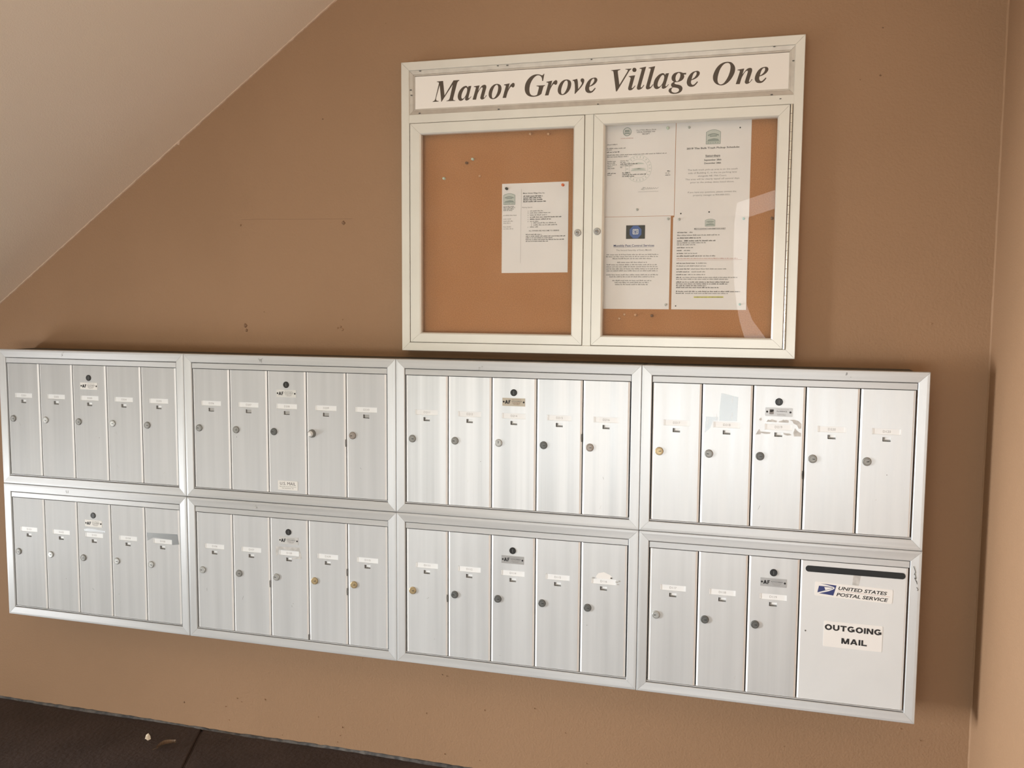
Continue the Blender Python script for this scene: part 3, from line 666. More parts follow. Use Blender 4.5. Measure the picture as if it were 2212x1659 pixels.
# ------------------------------------------------------------------ notice cabinet
GLYPH={
'M':['0,0* 189,3* 234,-410* 507,-1* 685,0* 680,-20* 644,-38 624,-68 606,-120* 501,-496* 500,-537 518,-555 563,-563* 559,-577* 290,-573* 296,-559* 348,-546 380,-513 399,-461* 482,-118* 143,-583* 134,-580* 85,-113* -25,-467* -25,-515 -5,-543 51,-554* 49,-572* -132,-571* -128,-555* -83,-539 -54,-495 -41,-449* 53,-88* 59,-51 40,-22 -3,-16*'],
'a':['0,0* -86,-308* -86,-338 -71,-344 -46,-328 -10,-291* 2,-299* -33,-341 -83,-385 -128,-403 -166,-400 -187,-373 -187,-344 -178,-303* -229,-359 -273,-392 -330,-403 -381,-375 -409,-315 -411,-256 -394,-186 -363,-123 -312,-62 -255,-18 -198,4 -160,8 -129,-8 -103,-44* -90,-7*', '-128,-84 -137,-54 -163,-40 -198,-57 -232,-98 -268,-164 -293,-233 -301,-297 -289,-335 -261,-346 -229,-330 -191,-291 -160,-234 -137,-171 -126,-113'],
'n':['0,0* 172,18* 127,-127* 180,-63 230,-7 280,21 330,24 365,2 372,-39 365,-85 304,-291 300,-325 312,-335 334,-316 368,-265* 386,-274* 350,-322 300,-366 250,-381 216,-373 196,-346 196,-308 255,-102 261,-61 249,-43 224,-48 180,-92 136,-165 105,-233 65,-375* -39,-372* 54,-67* 57,-38 39,-22 -1,-20*'],
'o':['0,0 56,-36 82,-95 79,-170 51,-255 -4,-333 -78,-387 -159,-406 -228,-393 -278,-348 -299,-282 -291,-202 -260,-122 -211,-55 -143,-7 -68,10', '-49,-18 -25,-43 -16,-95 -24,-170 -48,-250 -91,-329 -134,-373 -172,-380 -194,-358 -202,-305 -194,-230 -167,-145 -130,-71 -89,-27'],
'r':['0,0* 167,24* 125,-132* 164,-59 207,-4 256,28 287,26 309,5 313,-33 302,-73 278,-94 248,-93 223,-74 195,-78 153,-133 116,-201 92,-269 63,-371* -41,-371* 47,-70* 51,-41 32,-23 0,-21*'],
'G':['0,0* -38,-194* -67,-190* -70,-127 -91,-80 -127,-46 -176,-32 -230,-40 -290,-80 -350,-150 -398,-239 -424,-335 -430,-426 -414,-508 -377,-556 -322,-579 -261,-579 -207,-560* -158,-379* -160,-350 -185,-335 -225,-326* -223,-310* 22,-311* 19,-328* -16,-341 -31,-374 -82,-543* -140,-580 -225,-604 -322,-610 -407,-598 -480,-562 -535,-501 -564,-419 -565,-327 -544,-236 -496,-148 -424,-72 -339,-22 -255,-2 -170,-5 -109,-22 -73,-38 -43,-28 -19,1*'],
'v':['0,0* 130,26* 147,-37 157,-150 163,-252* 213,-193 253,-133 264,-94 252,-71 231,-42 228,-2 251,25 292,26 322,4 331,-36 317,-98 277,-169 213,-244 144,-313 76,-381* 62,-375* 70,-258* 65,-145 52,-65 36,-30 0,-17*'],
'e':['0,0 53,-2 91,-30 100,-76 74,-130 26,-178 -44,-215 -119,-236* -127,-287 -112,-333 -77,-358 -36,-343 5,-306 33,-276 51,-280 49,-303 5,-357 -41,-393 -99,-407 -170,-395 -217,-356 -239,-292 -231,-225 -203,-148 -151,-72 -82,-20', '3,-25 16,-48 11,-93 -21,-147 -67,-189 -112,-212* -97,-154 -75,-88 -40,-39'],
'V':['0,0* 257,11* 254,-6* 203,-21 186,-45 197,-149* 235,-403* 429,-96* 456,-43 447,-18 394,-8* 396,7* 559,9* 557,-6* 516,-34 479,-87* 172,-574* 142,-576* 68,-68* 55,-30 29,-17 0,-12*'],
'i':['0,0* 172,15* 91,-277* 85,-313 100,-324 129,-303 169,-257* 185,-267* 148,-317 98,-363 48,-378 11,-373 -13,-344 -13,-307* 43,-91* 49,-54 29,-26 0,-18*', '207,153 198,126 179,106 150,100 121,110 99,132 91,160 98,189 119,209 148,214 177,205 197,183'],
'l':['0,0* 178,28* 46,-463* 41,-505 54,-515 78,-502 123,-446* 137,-456* 103,-509 54,-555 -2,-574 -39,-568 -62,-540 -63,-506* 51,-74* 57,-38 38,-22 0,-18*'],
'g':['0,0* -1,-44* -62,-41* -49,-87 -60,-135 -96,-181 -156,-213 -229,-227 -278,-227 -302,-241 -299,-265 -264,-285 -191,-302 -129,-329 -94,-373 -90,-422 -113,-475 -173,-516 -259,-533 -345,-531 -413,-507 -450,-468 -455,-426 -428,-385 -355,-359* -386,-327 -395,-296 -385,-260 -351,-232 -321,-218* -358,-189 -381,-146 -383,-91 -362,-38 -314,7 -247,29 -174,32 -112,15 -88,2*', '-185,8 -160,-14 -153,-57 -164,-116 -191,-175 -223,-206 -254,-204 -275,-176 -280,-122 -269,-62 -240,-16 -210,7', '-330,-364 -275,-373 -213,-391 -182,-423 -187,-465 -229,-496 -290,-505 -352,-486 -381,-448 -378,-406 -354,-371'],
'O':['0,0 59,-18 118,-75 154,-145 159,-223 135,-318 79,-422 4,-514 -82,-573 -159,-595 -237,-588 -316,-554 -377,-492 -406,-422 -408,-334 -378,-239 -327,-144 -251,-62 -165,-14 -78,5', '-38,-25 6,-44 33,-89 38,-167 22,-263 -14,-368 -65,-462 -122,-536 -179,-567 -228,-564 -268,-528 -287,-468 -286,-390 -265,-285 -224,-170 -168,-86 -106,-37'],
}
SIGN=[('M', 1.5568, 0.8011), ('a', 1.6616, 0.7828), ('n', 1.6692, 0.7809), ('o', 1.7432, 0.7828), ('r', 1.7589, 0.7808), ('G', 1.8764, 0.8033), ('r', 1.8824, 0.781), ('o', 1.9449, 0.7831), ('v', 1.9568, 0.7815), ('e', 2.0164, 0.7844), ('V', 2.0642, 0.8015), ('i', 2.1132, 0.7826), ('l', 2.1421, 0.8023), ('l', 2.1664, 0.802), ('a', 2.2217, 0.7843), ('g', 2.2672, 0.7822), ('e', 2.2931, 0.7854), ('O', 2.3787, 0.8036), ('n', 2.401, 0.7822), ('e', 2.4693, 0.7849)]

bx0, bx1, bz0, bz1, YB = 1.4478, 2.5698, 0.0224, 0.8597, 0.09
BK, BA, BB = 1.0158, -0.0398, -0.0026                 # size and offset of the cabinet drawing on the wall
def on_board(x, z): return BA + BK * x, BB + BK * z
bo = (on_board(bx0, 0)[0], YB, on_board(0, bz0)[1])
bb = thing('notice_cabinet', bo, 'champagne metal notice cabinet with two glazed doors and a Manor Grove Village One header', 'notice board')
bb.scale = (BK, BK, BK)
def L(x, z): return x - bx0, z - bz0
def rect(xa, xb, za, zb): return (xa - bx0, xb - bx0, za - bz0, zb - bz0)
for side, b in bars(rect(bx0, bx1, bz0, bz1), [(0, (YW - YB) / BK), (0, .0012), (.0012, 0), (.0238, 0), (.0250, .0012), (.0250, .030)], .0003):
    mk('frame_bar', b, 'board', bb)
dep = (YW - YB) / BK
b = MB(); r = rect(bx0 + .020, bx1 - .020, bz0 + .020, bz1 - .020); b.box(r[0], r[1], dep - .0012, dep - .0004, r[2], r[3]); mk('back_panel', b, 'board_dk', bb)
b = MB(); r = rect(1.4728, 2.5465, .6850, .7098); b.bev(r[0] , r[1], .0002, .030, r[2], r[3], .0010); mk('middle_rail', b, 'board', bb)
b = MB(); r = rect(1.9948, 2.0186, .0474, .6850); b.bev(r[0], r[1], .0002, .030, r[2], r[3] - .0005, .0008); mk('centre_mullion', b, 'board', bb)
# header channel: stepped mouldings around the sign
for side, b in bars(rect(1.4730, 2.5462, .7102, .8345), [(0, .020), (0, .0022), (.0105, .0040), (.0112, .0052), (.0150, .0052), (.0155, .0066), (.0162, .020)], .0003):
    mk('channel_bar', b, 'board_dk', bb)
b = MB(); r = rect(1.4890, 2.5345, .7258, .8180); b.box(r[0], r[1], .0062, .012, r[2], r[3]); sign = mk('sign_panel', b, 'sign', bb)
sign['label'] = 'white sign strip reading Manor Grove Village One'
for n, x, z in SIGN:
    def glyph():
        vs, fs = fill([catmull(c) for c in GLYPH[n]]); return MB().add([(a, 0, c) for a, c in vs], fs)
    X0, Z0 = L(x, z); link('letter', shared('letter|' + n, glyph, ['ink_brown']), sign, (X0, .0060, Z0))
# grime spots on the header frame
for k, (x, z) in enumerate([(1.507, .832), (1.742, .832), (1.770, .8315), (2.010, .8325), (2.493, .8335), (1.505, .7125), (1.745, .7120), (2.030, .7115), (2.490, .7120), (1.478, .78), (1.480, .765), (2.512, .700), (2.541, .795)]):
    q = random.Random(k); X0, Z0 = L(x, z); b = MB()
    p = [(X0 + q.uniform(.6, 1.1) * .0038 * math.cos(t), Z0 + q.uniform(.5, 1.1) * .0018 * math.sin(t)) for t in (0, 1, 2, 3, 4, 5)]
    b.prism(p, -.0004, .0012); mk('grime', b, 'scuff', bb)
b = MB(); r = rect(1.500, 2.540, .060, .675); b.box(r[0], r[1], .0300, .0375, r[2], r[3]); mk('cork_board', b, 'cork', bb)
def glazed(xa, xb, za, zb, ga, gb, gc, gd, lockx, lockz, hinge_side):
    """a glazed door; its frame is one mitred mesh, glass, lock and hinge are its sub-parts"""
    m = MB(); x0_, z0_ = xa - bx0, za - bz0; r = (0, xb - xa, 0, zb - za)
    w_ = ga - xa
    prof = [(0.0006, .016), (0.0006, -.0008), (.0014, -.0018), (w_ - .0050, -.0018), (w_ - .0010, .0006), (w_, .0060), (w_, .0140)]
    # unequal rails: use inset measured per side
    ins = dict(left=ga - xa, right=xb - gb, bottom=gc - za, top=zb - gd)
    for side, b in bars_uneven(r, prof, ins, w_): m.add(b.v, b.f)
    d = mk('glazed_door', m, 'board', bb, (x0_, 0, z0_))
    g_ = MB(); g_.box(ga - xa - .002, gb - xa + .002, .0070, .0095, gc - za - .002, gd - za + .002); mk('glass_pane', g_, 'glass', d)
    k = MB(); k.lathe([(.0098, .001), (.0098, -.0040), (.0086, -.0062), (.0066, -.0062), (.0060, -.0052), (.0050, -.0052), (.0046, -.0068), (0, -.0068)], 24, 0, 0)
    k.prism([(-.0040, -.0008), (.0030, -.0008), (.0030, .0010), (-.0040, .0010)], -.0072, -.006, 1)
    mk('lock', k, ['steel', 'black'], d, (lockx - xa, -.0015, lockz - za))
    hg = MB(); n = 27; hx = (xb - xa + .0038) if hinge_side == 'r' else -.0022; hh = (zb - za) / n; rr_ = .0030 if hinge_side == 'r' else .0014
    for t in range(n):
        vs = []; fs = []
        for z in (t * hh + .0004, (t + 1) * hh - .0004):
            for a in range(10): vs.append((hx + rr_ * math.cos(a * math.pi / 5), -.0005 + rr_ * math.sin(a * math.pi / 5), z))
        fs = [(a, (a + 1) % 10, 10 + (a + 1) % 10, 10 + a) for a in range(10)] + [tuple(range(9, -1, -1)), tuple(range(10, 20))]
        hg.add(vs, fs, 0, False)
    mk('piano_hinge', hg, 'hinge' if hinge_side == 'r' else 'board', d)
    return d
def bars_uneven(rc, prof, ins, w_):
    x0, x1, z0, z1 = rc; out = []; g = .00025
    sc_ = {k: v / w_ for k, v in ins.items()}
    for side in ('top', 'bottom', 'left', 'right'):
        A, B = [], []
        for t, y in prof:
            tl, tr_, tb, tt = t * sc_['left'], t * sc_['right'], t * sc_['bottom'], t * sc_['top']
            if side == 'top': a, b = (x0 + tl + g, y, z1 - tt), (x1 - tr_ - g, y, z1 - tt)
            elif side == 'bottom': a, b = (x0 + tl + g, y, z0 + tb), (x1 - tr_ - g, y, z0 + tb)
            elif side == 'left': a, b = (x0 + tl, y, z0 + tb + g), (x0 + tl, y, z1 - tt - g)
            else: a, b = (x1 - tr_, y, z0 + tb + g), (x1 - tr_, y, z1 - tt - g)
            A.append(a); B.append(b)
        n = len(A); fs = [(k, k + 1, n + k + 1, n + k) for k in range(n - 1)] + [tuple(range(n)), tuple(range(2 * n - 1, n - 1, -1)), (n - 1, 0, n, 2 * n - 1)]
        if side in ('bottom', 'right'): fs = [f[::-1] for f in fs]
        out.append((side, MB().add(A + B, fs)))
    return out
glazed(1.4752, 1.9942, .0480, .6842, 1.5105, 1.9621, .0773, .6508, 1.9789, .3620, 'l')
glazed(2.0192, 2.5372, .0480, .6846, 2.0515, 2.5063, .0768, .6528, 2.0339, .3651, 'r')

# ------------------------------------------------------------------ notices on the cork
YC = YB + .0300 * BK                                        # face of the cork
def notice(x0, x1, z0, z1, y, label, skew=0.0, group=None):
    ox_, oz_ = on_board(x0, z0); n = thing('notice', (ox_, y, oz_), label, 'notice', group); n.scale = (BK, BK, BK)
    w_, h_ = x1 - x0, z1 - z0; vs = []; nx, nz = 8, 10; q = random.Random(int(x0 * 1e4))
    ph = q.uniform(0, 6)
    for i in range(nx + 1):
        for j in range(nz + 1):
            a, b_ = i / nx, j / nz
            vs.append((a * w_, -.0003 - .0008 * (math.sin(a * 4 + ph) * math.sin(b_ * 5 + ph) + 1) / 2, b_ * h_ + skew * a))
    nn = len(vs); vs += [(v[0], 0, v[2]) for v in vs]; k = nz + 1; fs = []
    for i in range(nx):
        for j in range(nz): p = i * k + j; fs.append((p, p + k, p + k + 1, p + 1))
    ring = [i * k for i in range(nx + 1)] + [nx * k + j for j in range(1, k)] + [i * k + nz for i in range(nx - 1, -1, -1)] + [j for j in range(nz - 1, 0, -1)]
    for a, b_ in zip(ring, ring[1:] + ring[:1]): fs.append((a, nn + a, nn + b_, b_))
    sh = MB().add(vs, fs, 0, False); mk('sheet', sh, 'paper', n)
    return n
YP = -.00125                                          # print lies on the sheet
def arch_logo(b, x0, x1, z0, z1, y, m=0, pale=1):
    w_, h_ = x1 - x0, z1 - z0
    top = [(x0 + w_ * t / 10, z1 - h_ * .16 * ((t - 5) / 5) ** 2) for t in range(11)]
    pts = [(x0, z0)] + top + [(x1, z0)]
    b.prism([(x, z) for x, z in pts][::-1], y + .0001, y + .0002, pale)
    b.stroke(pts + [pts[0]], w_ * .035, y, m)
    b.stroke([(x0, z0 + h_ * .17), (x1, z0 + h_ * .17)], w_ * .02, y - .0001, m)
    arc = [(x0 + w_ * (.12 + .76 * t / 8), z0 + h_ * (.70 - .10 * ((t - 4) / 4) ** 2)) for t in range(9)]
    b.stroke(arc, h_ * .10, y - .0001, m)
    b.stroke([(x0 + w_ * .25, z0 + h_ * .55), (x0 + w_ * .75, z0 + h_ * .56)], h_ * .09, y - .0001, m)
    b.prism([(x0 + w_ * .08, z0 + h_ * .2), (x0 + w_ * .92, z0 + h_ * .2), (x0 + w_ * .85, z0 + h_ * .34), (x0 + w_ * .55, z0 + h_ * .40), (x0 + w_ * .15, z0 + h_ * .32)], y, y + .0001, m)
    blur_line(b, x0 + w_ * .1, x1 - w_ * .1, z0 + h_ * .05, h_ * .08, y, m)
    return b
# the agenda in the left door
NX, NZ = 1.7480, .2520
n1 = notice(NX, 1.9440, NZ, .5071, YC, 'single white agenda sheet pinned in the left door of the notice cabinet', .0015)
ax = lambda x: x - NX
az = lambda z: z - NZ
b = arch_logo(MB(), ax(1.7526), ax(1.7872), az(.4477), az(.4791), YP); mk('logo', b, ['ink_green', 'ink_green_pale'], n1)
b = MB(); q = random.Random(21)
text(b, 'Manor Grove Village One, Inc.', ax(1.8108), az(.4770), .0038, .0645, 'L', 0, YP, .012)
for z, s in ((.4690, .0575), (.4640, .0530), (.4588, .0575), (.4535, .0670)): blur_line(b, ax(1.8117), ax(1.8117) + s, az(z), .0034, YP, 0, 1, q)
text(b, 'Meeting Agenda:', ax(1.8083), az(.4375), .0032, .0310, 'L', 1, YP)
for k, (z, x, s) in enumerate([(.4270, 1.832, .038), (.4215, 1.832, .060), (.4155, 1.832, .050), (.4095, 1.832, .092), (.4035, 1.832, .062), (.3975, 1.832, .025), (.3930, 1.842, .066), (.3872, 1.842, .073), (.3815, 1.832, .024)]):
    blur_line(b, ax(x), ax(x) + s, az(z), .0032, YP, 0 if 2 < k < 5 else 1, 1, q); blur_line(b, ax(x) - .0065, ax(x) - .0045, az(z), .0028, YP, 1, 1, q)
text(b, 'ALL OWNERS ARE WELCOME TO OBSERVE', ax(1.8290), az(.3705), .0036, .0890, 'L', 0, YP, .015)
for z, s in ((.3605, .047), (.3555, .116), (.3508, .080), (.3458, .114), (.3410, .066)): blur_line(b, ax(1.8200), ax(1.8200) + s, az(z), .0028, YP, 0, 1, q)
for z, s in ((.4412, .032), (.4376, .035), (.4338, .032), (.4300, .027)): blur_line(b, ax(1.7523), ax(1.7523) + s, az(z), .0028, YP, 1, 1, q)
for z, s in ((.4160, .040), (.4055, .023), (.3995, .029), (.3940, .022), (.3830, .023), (.3775, .030)): blur_line(b, ax(1.7524), ax(1.7524) + s, az(z), .0028, YP, 2, 1, q)
b.stroke([(ax(1.8061), az(.4907)), (ax(1.8045), az(.2804))], .0006, YP, 2, .0001)
mk('print', b, ['ink_soft', 'ink_grey', 'ink_pale'], n1)
# tax receipt, top left of the right door
NX, NZ = 2.0300, .4075
n2 = notice(NX, 2.2404, NZ, .6610, YC, 'official white receipt letter with a faint round seal, top left in the right door')
b = MB(); q = random.Random(31)
cx_, cz_ = ax(2.1079), az(.6385)
b.lathe([(.0118, YP), (.0108, YP - .0001), (.0106, YP), (.0095, YP)], 30, cx_, cz_, 0, False, False)
b.prism([(cx_ - .0075, cz_ - .001), (cx_ + .0075, cz_ - .001), (cx_ + .006, cz_ + .0055), (cx_ - .006, cz_ + .0055)], YP, YP + .0001, 0)
b.prism([(cx_ - .0065, cz_ - .0065), (cx_ + .0065, cz_ - .0065), (cx_ + .0082, cz_ - .0022), (cx_ - .0082, cz_ - .0022)], YP, YP + .0001, 0)
sx_, sz_ = ax(2.1408), az(.5375)
for r_ in (.0366, .0262): b.lathe([(r_, YP), (r_ - .0009, YP)], 44, sx_, sz_, 1, False, False)
for k in range(22):
    a = 2 * math.pi * k / 22; b.stroke([(sx_ + .029 * math.cos(a), sz_ + .029 * math.sin(a)), (sx_ + .034 * math.cos(a), sz_ + .034 * math.sin(a))], .002, YP, 1, .0001)
for dz_, hw, hh_ in ((.012, .016, .003), (-.006, .023, .004), (-.001, .022, .002)):
    b.prism([(sx_ - hw, sz_ + dz_), (sx_ + hw, sz_ + dz_), (sx_ + hw * .7, sz_ + dz_ + hh_), (sx_, sz_ + dz_ + hh_ * 1.6), (sx_ - hw * .7, sz_ + dz_ + hh_)], YP + .0001, YP + .0002, 1)
mk('seal', b, ['ink_green', 'ink_green_pale'], n2)
b = MB()
text(b, 'City of Wilton Manors, Florida', ax(2.1600), az(.6400), .0034, .0545, 'C', 0, YP, .005, .15)
text(b, 'LOCAL BUSINESS TAX', ax(2.1600), az(.6346), .0036, .0500, 'C', 0, YP, .012); text(b, 'RECEIPT', ax(2.1600), az(.6290), .0036, .0205, 'C', 0, YP, .012)
blur_line(b, ax(2.0905), ax(2.1250), az(.6200), .0022, YP, 3, 1, q)
for z, x, s, m_ in [(.6040, 2.052, .029, 1), (.5935, 2.052, .052, 1), (.5895, 2.052, .016, 2), (.5835, 2.052, .035, 0), (.5755, 2.052, .165, 1), (.5705, 2.052, .060, 1),
                   (.5580, 2.054, .024, 1), (.5535, 2.054, .022, 1), (.5487, 2.054, .026, 1), (.5440, 2.054, .014, 1), (.5390, 2.054, .020, 1),
                   (.5590, 2.090, .022, 2), (.5545, 2.090, .015, 1), (.5500, 2.090, .048, 0), (.5455, 2.090, .036, 2), (.5410, 2.090, .006, 1),
                   (.5255, 2.054, .024, 0), (.5210, 2.054, .012, 1), (.5255, 2.096, .022, 0), (.5208, 2.096, .066, 0), (.5162, 2.096, .034, 0), (.5270, 2.220, .008, 0), (.5218, 2.215, .013, 1), (.5165, 2.215, .013, 0)]:
    blur_line(b, ax(x), ax(x) + s, az(z), .0029, YP, m_, 1, q)
sig = [(2.149, .4800), (2.156, .4868), (2.158, .4790), (2.151, .4800), (2.160, .4862), (2.1625, .4800), (2.1665, .4858), (2.168, .4800), (2.172, .4855), (2.1735, .4805), (2.177, .4850), (2.179, .4806), (2.183, .4848), (2.185, .4812), (2.189, .4846), (2.191, .4815), (2.197, .4850)]
b.stroke([(ax(x), az(z)) for x, z in sig], .0007, YP, 1, .0001); b.stroke([(ax(2.141), az(.4738)), (ax(2.197), az(.4745))], .0006, YP, 1, .0001)
mk('print', b, ['ink_soft', 'ink_grey', 'ink_pale', 'ink_red'], n2)
# bulk trash schedule
NX, NZ = 2.2418, .3985
n3 = notice(NX, 2.4405, NZ, .6610, YC, 'white 2019 bulk trash pickup schedule, top right in the right door')
b = arch_logo(MB(), ax(2.3224), ax(2.3600), az(.5965), az(.6338), YP); mk('logo', b, ['ink_green', 'ink_green_pale'], n3)
b = MB(); cxm = ax(2.3410)
text(b, '2019 The Bulk Trash Pickup Schedule:', cxm, az(.5840), .0047, .1400, 'C', 0, YP, .016)
text(b, 'Saturdays', cxm, az(.5632), .0050, .0390, 'C', 0, YP, .016); b.stroke([(ax(2.3214), az(.5614)), (ax(2.3606), az(.5614))], .0006, YP, 0, .0001)
text(b, 'September 28th', cxm, az(.5522), .0045, .0455, 'C', 0, YP, .014); text(b, 'December 28th', cxm, az(.5437), .0045, .0440, 'C', 0, YP, .014)
for s, z, w_ in (('The bulk trash pick-up area is on the south', .5270, .1320), ('side of Building C, in the no parking lane', .5187, .1285), ('alongside NE 19th Court.', .5103, .0760),
                 ('The area will be clearly taped off several days', .5020, .1430), ('prior to the pickup dates listed above.', .4935, .1160),
                 ('If you have any questions, please contact the', .4672, .1285), ('property manager at 954-000-5521.', .4590, .0990)):
    text(b, s, cxm, az(z), .0042, w_, 'C', 1, YP)
mk('print', b, ['ink', 'ink_grey'], n3)
# pest control
NX, NZ = 2.0300, .1510
n4 = notice(NX, 2.2322, NZ, .4065, YC, 'white pest control notice with a blue and black picture, bottom left in the right door')
b = MB(); x0_, x1_, z0_, z1_ = ax(2.1095), ax(2.1623), az(.3456), az(.3829); b.box(x0_, x1_, YP - .0001, YP + .0003, z0_, z1_, 0)
oc = [((x0_ + x1_) / 2 + .0178 * math.cos(R(22.5 + 45 * k)), (z0_ + z1_) / 2 + .0186 * math.sin(R(22.5 + 45 * k))) for k in range(8)]
b.prism(oc, YP - .0002, YP, 1); mx_, mz_ = (x0_ + x1_) / 2, (z0_ + z1_) / 2 + .001
b.stroke([(mx_ - .0070, mz_ - .0062), (mx_ + .0070, mz_ - .0062), (mx_ + .0070, mz_ + .0062), (mx_ - .0070, mz_ + .0062), (mx_ - .0070, mz_ - .0062)], .0018, YP - .0003, 2, .0001)
b.stroke([(mx_ - .0010, mz_ - .0034), (mx_ - .0036, mz_ - .0034), (mx_ - .0036, mz_ + .0034), (mx_ + .0036, mz_ + .0034), (mx_ + .0036, mz_ - .0020), (mx_ + .0004, mz_ + .0004), (mx_ + .0040, mz_ - .0055)], .0014, YP - .0003, 2, .0001)
mk('picture', b, ['ink', 'blue', 'sticker'], n4)
b = MB(); q = random.Random(41); cxm = ax(2.1318)
text(b, 'Monthly Pest Control Services', cxm, az(.3245), .0060, .1130, 'C', 2, YP, .012); b.stroke([(ax(2.0751), az(.3228)), (ax(2.1884), az(.3232))], .0006, YP, 2, .0001)
text(b, 'The Second Saturday of Every Month', cxm, az(.3125), .0045, .0985, 'C', 1, YP, .004)
for z, w_, m_ in [(.3010, .145, 1), (.2955, .147, 1), (.2898, .110, 1), (.2795, .084, 1), (.2728, .143, 1), (.2672, .145, 1), (.2615, .145, 1), (.2560, .143, 1), (.2450, .146, 1), (.2395, .126, 1), (.2290, .110, 1), (.2235, .096, 1), (.2180, .094, 1)]:
    blur_line(b, cxm - w_ / 2 - .004, cxm + w_ / 2 - .004, az(z), .0030, YP, m_, 1, q)
mk('print', b, ['ink', 'ink_grey', 'ink_blue'], n4)
# contact sheet
NX, NZ = 2.2388, .1510
n5 = notice(NX, 2.4398, NZ, .4030, YC - .0008, 'white contact information sheet with a yellow highlighted line, bottom right in the right door')
b = arch_logo(MB(), ax(2.3255), ax(2.3516), az(.3770), az(.3960), YP); mk('logo', b, ['ink_green', 'ink_green_pale'], n5)
b = MB(); q = random.Random(51)
text(b, "MGV'S CONTACT INFORMATION SHEET", ax(2.3383), az(.3690), .0034, .0835, 'C', 0, YP, .012); b.stroke([(ax(2.2966), az(.3680)), (ax(2.3800), az(.3680))], .0004, YP, 0, .0001)
for z, s1, s2, m_ in [(.3600, .030, .012, 0), (.3522, 0, .116, 1), (.3448, .064, 0, 0), (.3370, .014, 0, 0), (.3316, 0, .078, 1), (.3265, 0, .050, 1), (.3185, .021, .023, 0), (.3108, .016, .020, 0), (.3030, .018, .040, 0), (.2958, .068, .036, 0),
                      (.2762, .050, .032, 0), (.2688, 0, .080, 0), (.2606, .036, .098, 0), (.2528, .038, .040, 0), (.2450, .028, .050, 1), (.2375, .014, .150, 1), (.2325, 0, .142, 1), (.2248, .142, 0, 0), (.2198, .138, 0, 0), (.2148, .082, 0, 0), (.2098, .115, 0, 0), (.1992, .172, 0, 0), (.1940, .022, .118, 1)]:
    x_ = ax(2.2506)
    if s1: blur_line(b, x_, x_ + s1, az(z), .0030, YP, 0, 1, q)
    if s2: blur_line(b, x_ + s1 + (.003 if s1 else 0), x_ + s1 + s2, az(z), .0029, YP, 1, 1, q)
blur_line(b, ax(2.2698), ax(2.3540), az(.3370), .0032, YP, 0, 1, q)
blur_line(b, ax(2.2504), ax(2.4140), az(.2890), .0024, YP, 2, 1, q); b.stroke([(ax(2.2505), az(.2852)), (ax(2.4253), az(.2866))], .0007, YP, 2, .0001)
b.prism([(ax(2.2995), az(.1832)), (ax(2.3790), az(.1838)), (ax(2.3790), az(.1872)), (ax(2.2995), az(.1866))], YP + .0001, YP + .0002, 3)
text(b, 'PAYMENT DAY DUE - UPCOMING REMINDER', ax(2.3392), az(.1838), .0026, .076, 'C', 0, YP, .01)
mk('print', b, ['ink_soft', 'ink_grey', 'ink_red', 'yellow'], n5)

# ------------------------------------------------------------------ push pins
def pin_mb(kind):
    b = MB()
    if kind == 'tack': b.lathe([(.0035, 0), (.0046, -.0010), (.0042, -.0024), (.0020, -.0034), (0, -.0036)], 14)
    else: b.lathe([(.0042, 0), (.0044, -.0014), (.0022, -.0026), (.0019, -.0066), (.0036, -.0086), (.0043, -.0100), (.0038, -.0112), (0, -.0116)], 16)
    return b
PINS = [(1.6599, .5797, 'push', 'pin_green', 'pale green push pin on bare cork, upper of the pair beside a brown one'), (1.6415, .5696, 'push', 'pin_brown', 'dark brown push pin just below left of a pale green one'),
        (1.5716, .5273, 'push', 'pin_green', 'pale green push pin alone near the left edge of the cork'), (1.6803, .5318, 'tack', 'pin_clear', 'tiny clear tack on bare cork below the pale green pins'),
        (1.8325, .6439, 'push', 'pin_clear', 'clear amber push pin at the top of the left cork, left of its twin'), (1.8854, .6416, 'push', 'pin_clear', 'clear amber push pin at the top of the left cork, right of its twin'),
        (1.7630, .4927, 'push', 'pin_black', 'black push pin on the top left corner of the agenda sheet'), (1.9284, .4985, 'push', 'pin_orange', 'orange push pin on the top right corner of the agenda sheet'),
        (2.2194, .6428, 'push', 'pin_green', 'pale green push pin on the top right of the receipt letter'), (2.1400, .4255, 'push', 'pin_grey', 'grey push pin at the bottom centre of the receipt letter'),
        (2.2768, .6425, 'push', 'pin_grey', 'grey push pin on the top left of the trash schedule'), (2.4109, .6364, 'tack', 'pin_black', 'small black tack on the top right of the trash schedule'),
        (2.3351, .4153, 'tack', 'pin_black', 'small dark tack low in the middle of the trash schedule'), (2.2592, .4125, 'tack', 'pin_black', 'small dark tack at the bottom left corner of the trash schedule'),
        (2.2262, .3985, 'push', 'pin_grey', 'grey push pin on the top right corner of the pest control notice'), (2.2239, .1636, 'push', 'pin_grey', 'grey push pin on the bottom right corner of the pest control notice'),
        (2.2557, .3965, 'push', 'pin_grey', 'grey push pin on the top left corner of the contact sheet'), (2.4270, .3955, 'push', 'pin_teal', 'pale teal push pin on the top right corner of the contact sheet'),
        (2.4231, .1660, 'push', 'pin_teal', 'teal push pin on the bottom right corner of the contact sheet'), (2.2508, .1605, 'tack', 'pin_black', 'tiny black tack at the bottom left corner of the contact sheet'),
        (2.0946, .1240, 'tack', 'pin_clear', 'clear tack on the cork below the notices, leftmost and lowest'), (2.1093, .1356, 'tack', 'pin_clear', 'tiny clear tack on the cork directly under the pest control notice'), (2.1411, .1351, 'push', 'pin_clear', 'clear amber push pin on the cork left of the dark one'),
        (2.1865, .1330, 'push', 'pin_brown', 'dark brown push pin on the cork below the gap between notices'), (2.5000, .3950, 'push', 'pin_brown', 'dark brown push pin at the right edge of the cork')]
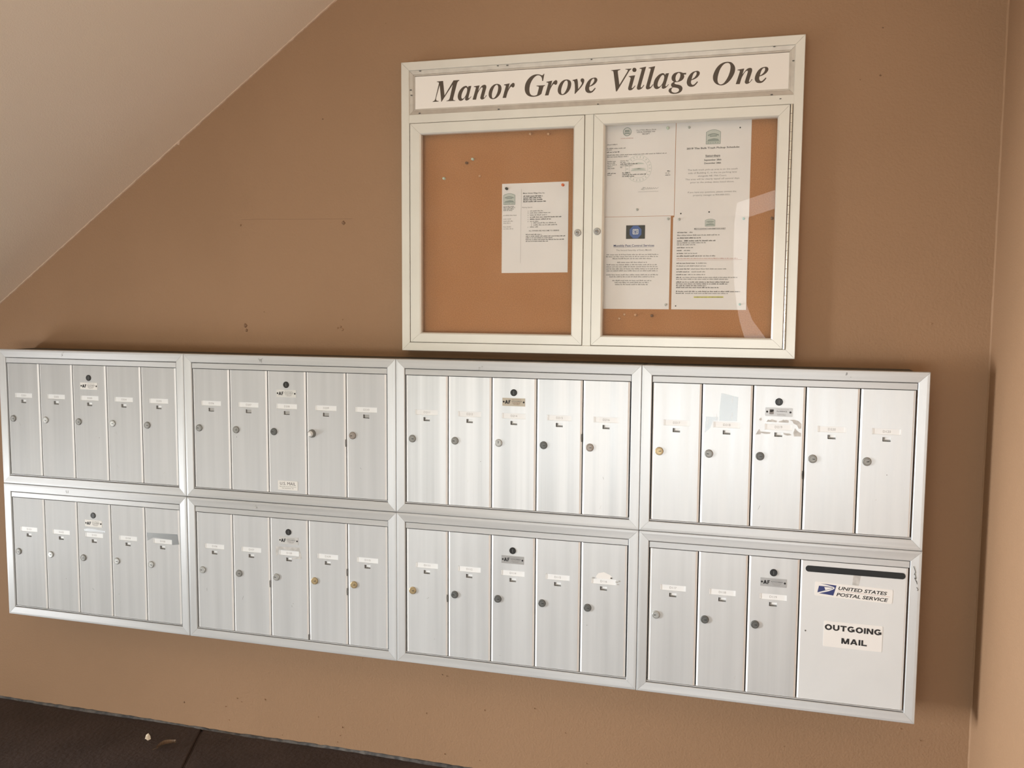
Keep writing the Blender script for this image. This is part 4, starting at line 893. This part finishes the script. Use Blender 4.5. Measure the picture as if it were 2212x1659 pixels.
for x, z, kind, mat, lab in PINS:
    k = 1.0
    on = any(a < x < b_ and c_ < z < d_ for a, b_, c_, d_ in ((1.748, 1.944, .252, .508), (2.03, 2.2404, .4075, .66), (2.2418, 2.4405, .3985, .66), (2.03, 2.2322, .151, .4065), (2.2388, 2.4398, .151, .403)))
    o = link('push_pin', shared('push_pin|%s%s' % (kind, mat), lambda: pin_mb(kind), [mat]), None, (on_board(x, z)[0], YC - (.0009 if on else 0), on_board(x, z)[1]))
    o.scale = (.45, .45, .45) if kind == 'tack' and mat == 'pin_black' else (.75, .75, .75) if mat in ('pin_teal', 'pin_grey') else (.9, .9, .9)
    tag(o, lab, 'push pin', 'push pins on the cork')

# ------------------------------------------------------------------ litter on the floor
b = MB(); vs = [(-.012, 0, 0), (-.010, .004, .014), (-.002, .006, .020), (.006, .005, .012), (.011, .001, .004), (.004, -.006, .001), (-.005, -.006, .006), (.000, 0, .012)]
b.add(vs, [(0, 1, 7), (1, 2, 7), (2, 3, 7), (3, 4, 7), (4, 5, 7), (5, 6, 7), (6, 0, 7), (0, 6, 5, 4, 3, 2, 1)])
o = mk('crumpled_scrap', b, 'scrap', None, (.5475, .006, -ZF)); tag(o, 'small cream crumpled scrap on the brown floor', 'litter')
b = MB(); n = 9; vs = []
for k in range(n + 1):
    t = k / n; wv_ = .010 * math.sin(math.pi * t) ** .7 + .0006; x = -.03 + .06 * t; y = .012 * math.sin(t * 2.6); lift = .002 + .012 * t * t + .004 * math.sin(t * 5)
    vs += [(x, y - wv_, lift + .006), (x, y, lift), (x, y + wv_, lift + .009), (x, y - wv_, lift + .0052), (x, y, lift - .0012), (x, y + wv_, lift + .0082)]
fs = []
for k in range(n):
    a = 6 * k; fs += [(a, a + 6, a + 7, a + 1), (a + 1, a + 7, a + 8, a + 2), (a + 3, a + 4, a + 10, a + 9), (a + 4, a + 5, a + 11, a + 10), (a, a + 3, a + 9, a + 6), (a + 2, a + 8, a + 11, a + 5)]
b.add(vs, fs)
lf = thing('dry_leaf', (.640, -.022, -ZF), 'curled brown dry leaf on the floor beside the cream scrap', 'leaf'); mk('leaf_blade', b, 'leaf', lf)
b = MB(); b.add([(-.044, -.004, .001), (-.044, -.002, .001), (-.029, .001, .004), (-.029, -.001, .004), (-.036, 0, .0035)], [(0, 1, 2, 3), (0, 3, 4), (1, 4, 2)]); mk('stalk', b, 'leaf', lf)
lf.rotation_euler[2] = R(38)
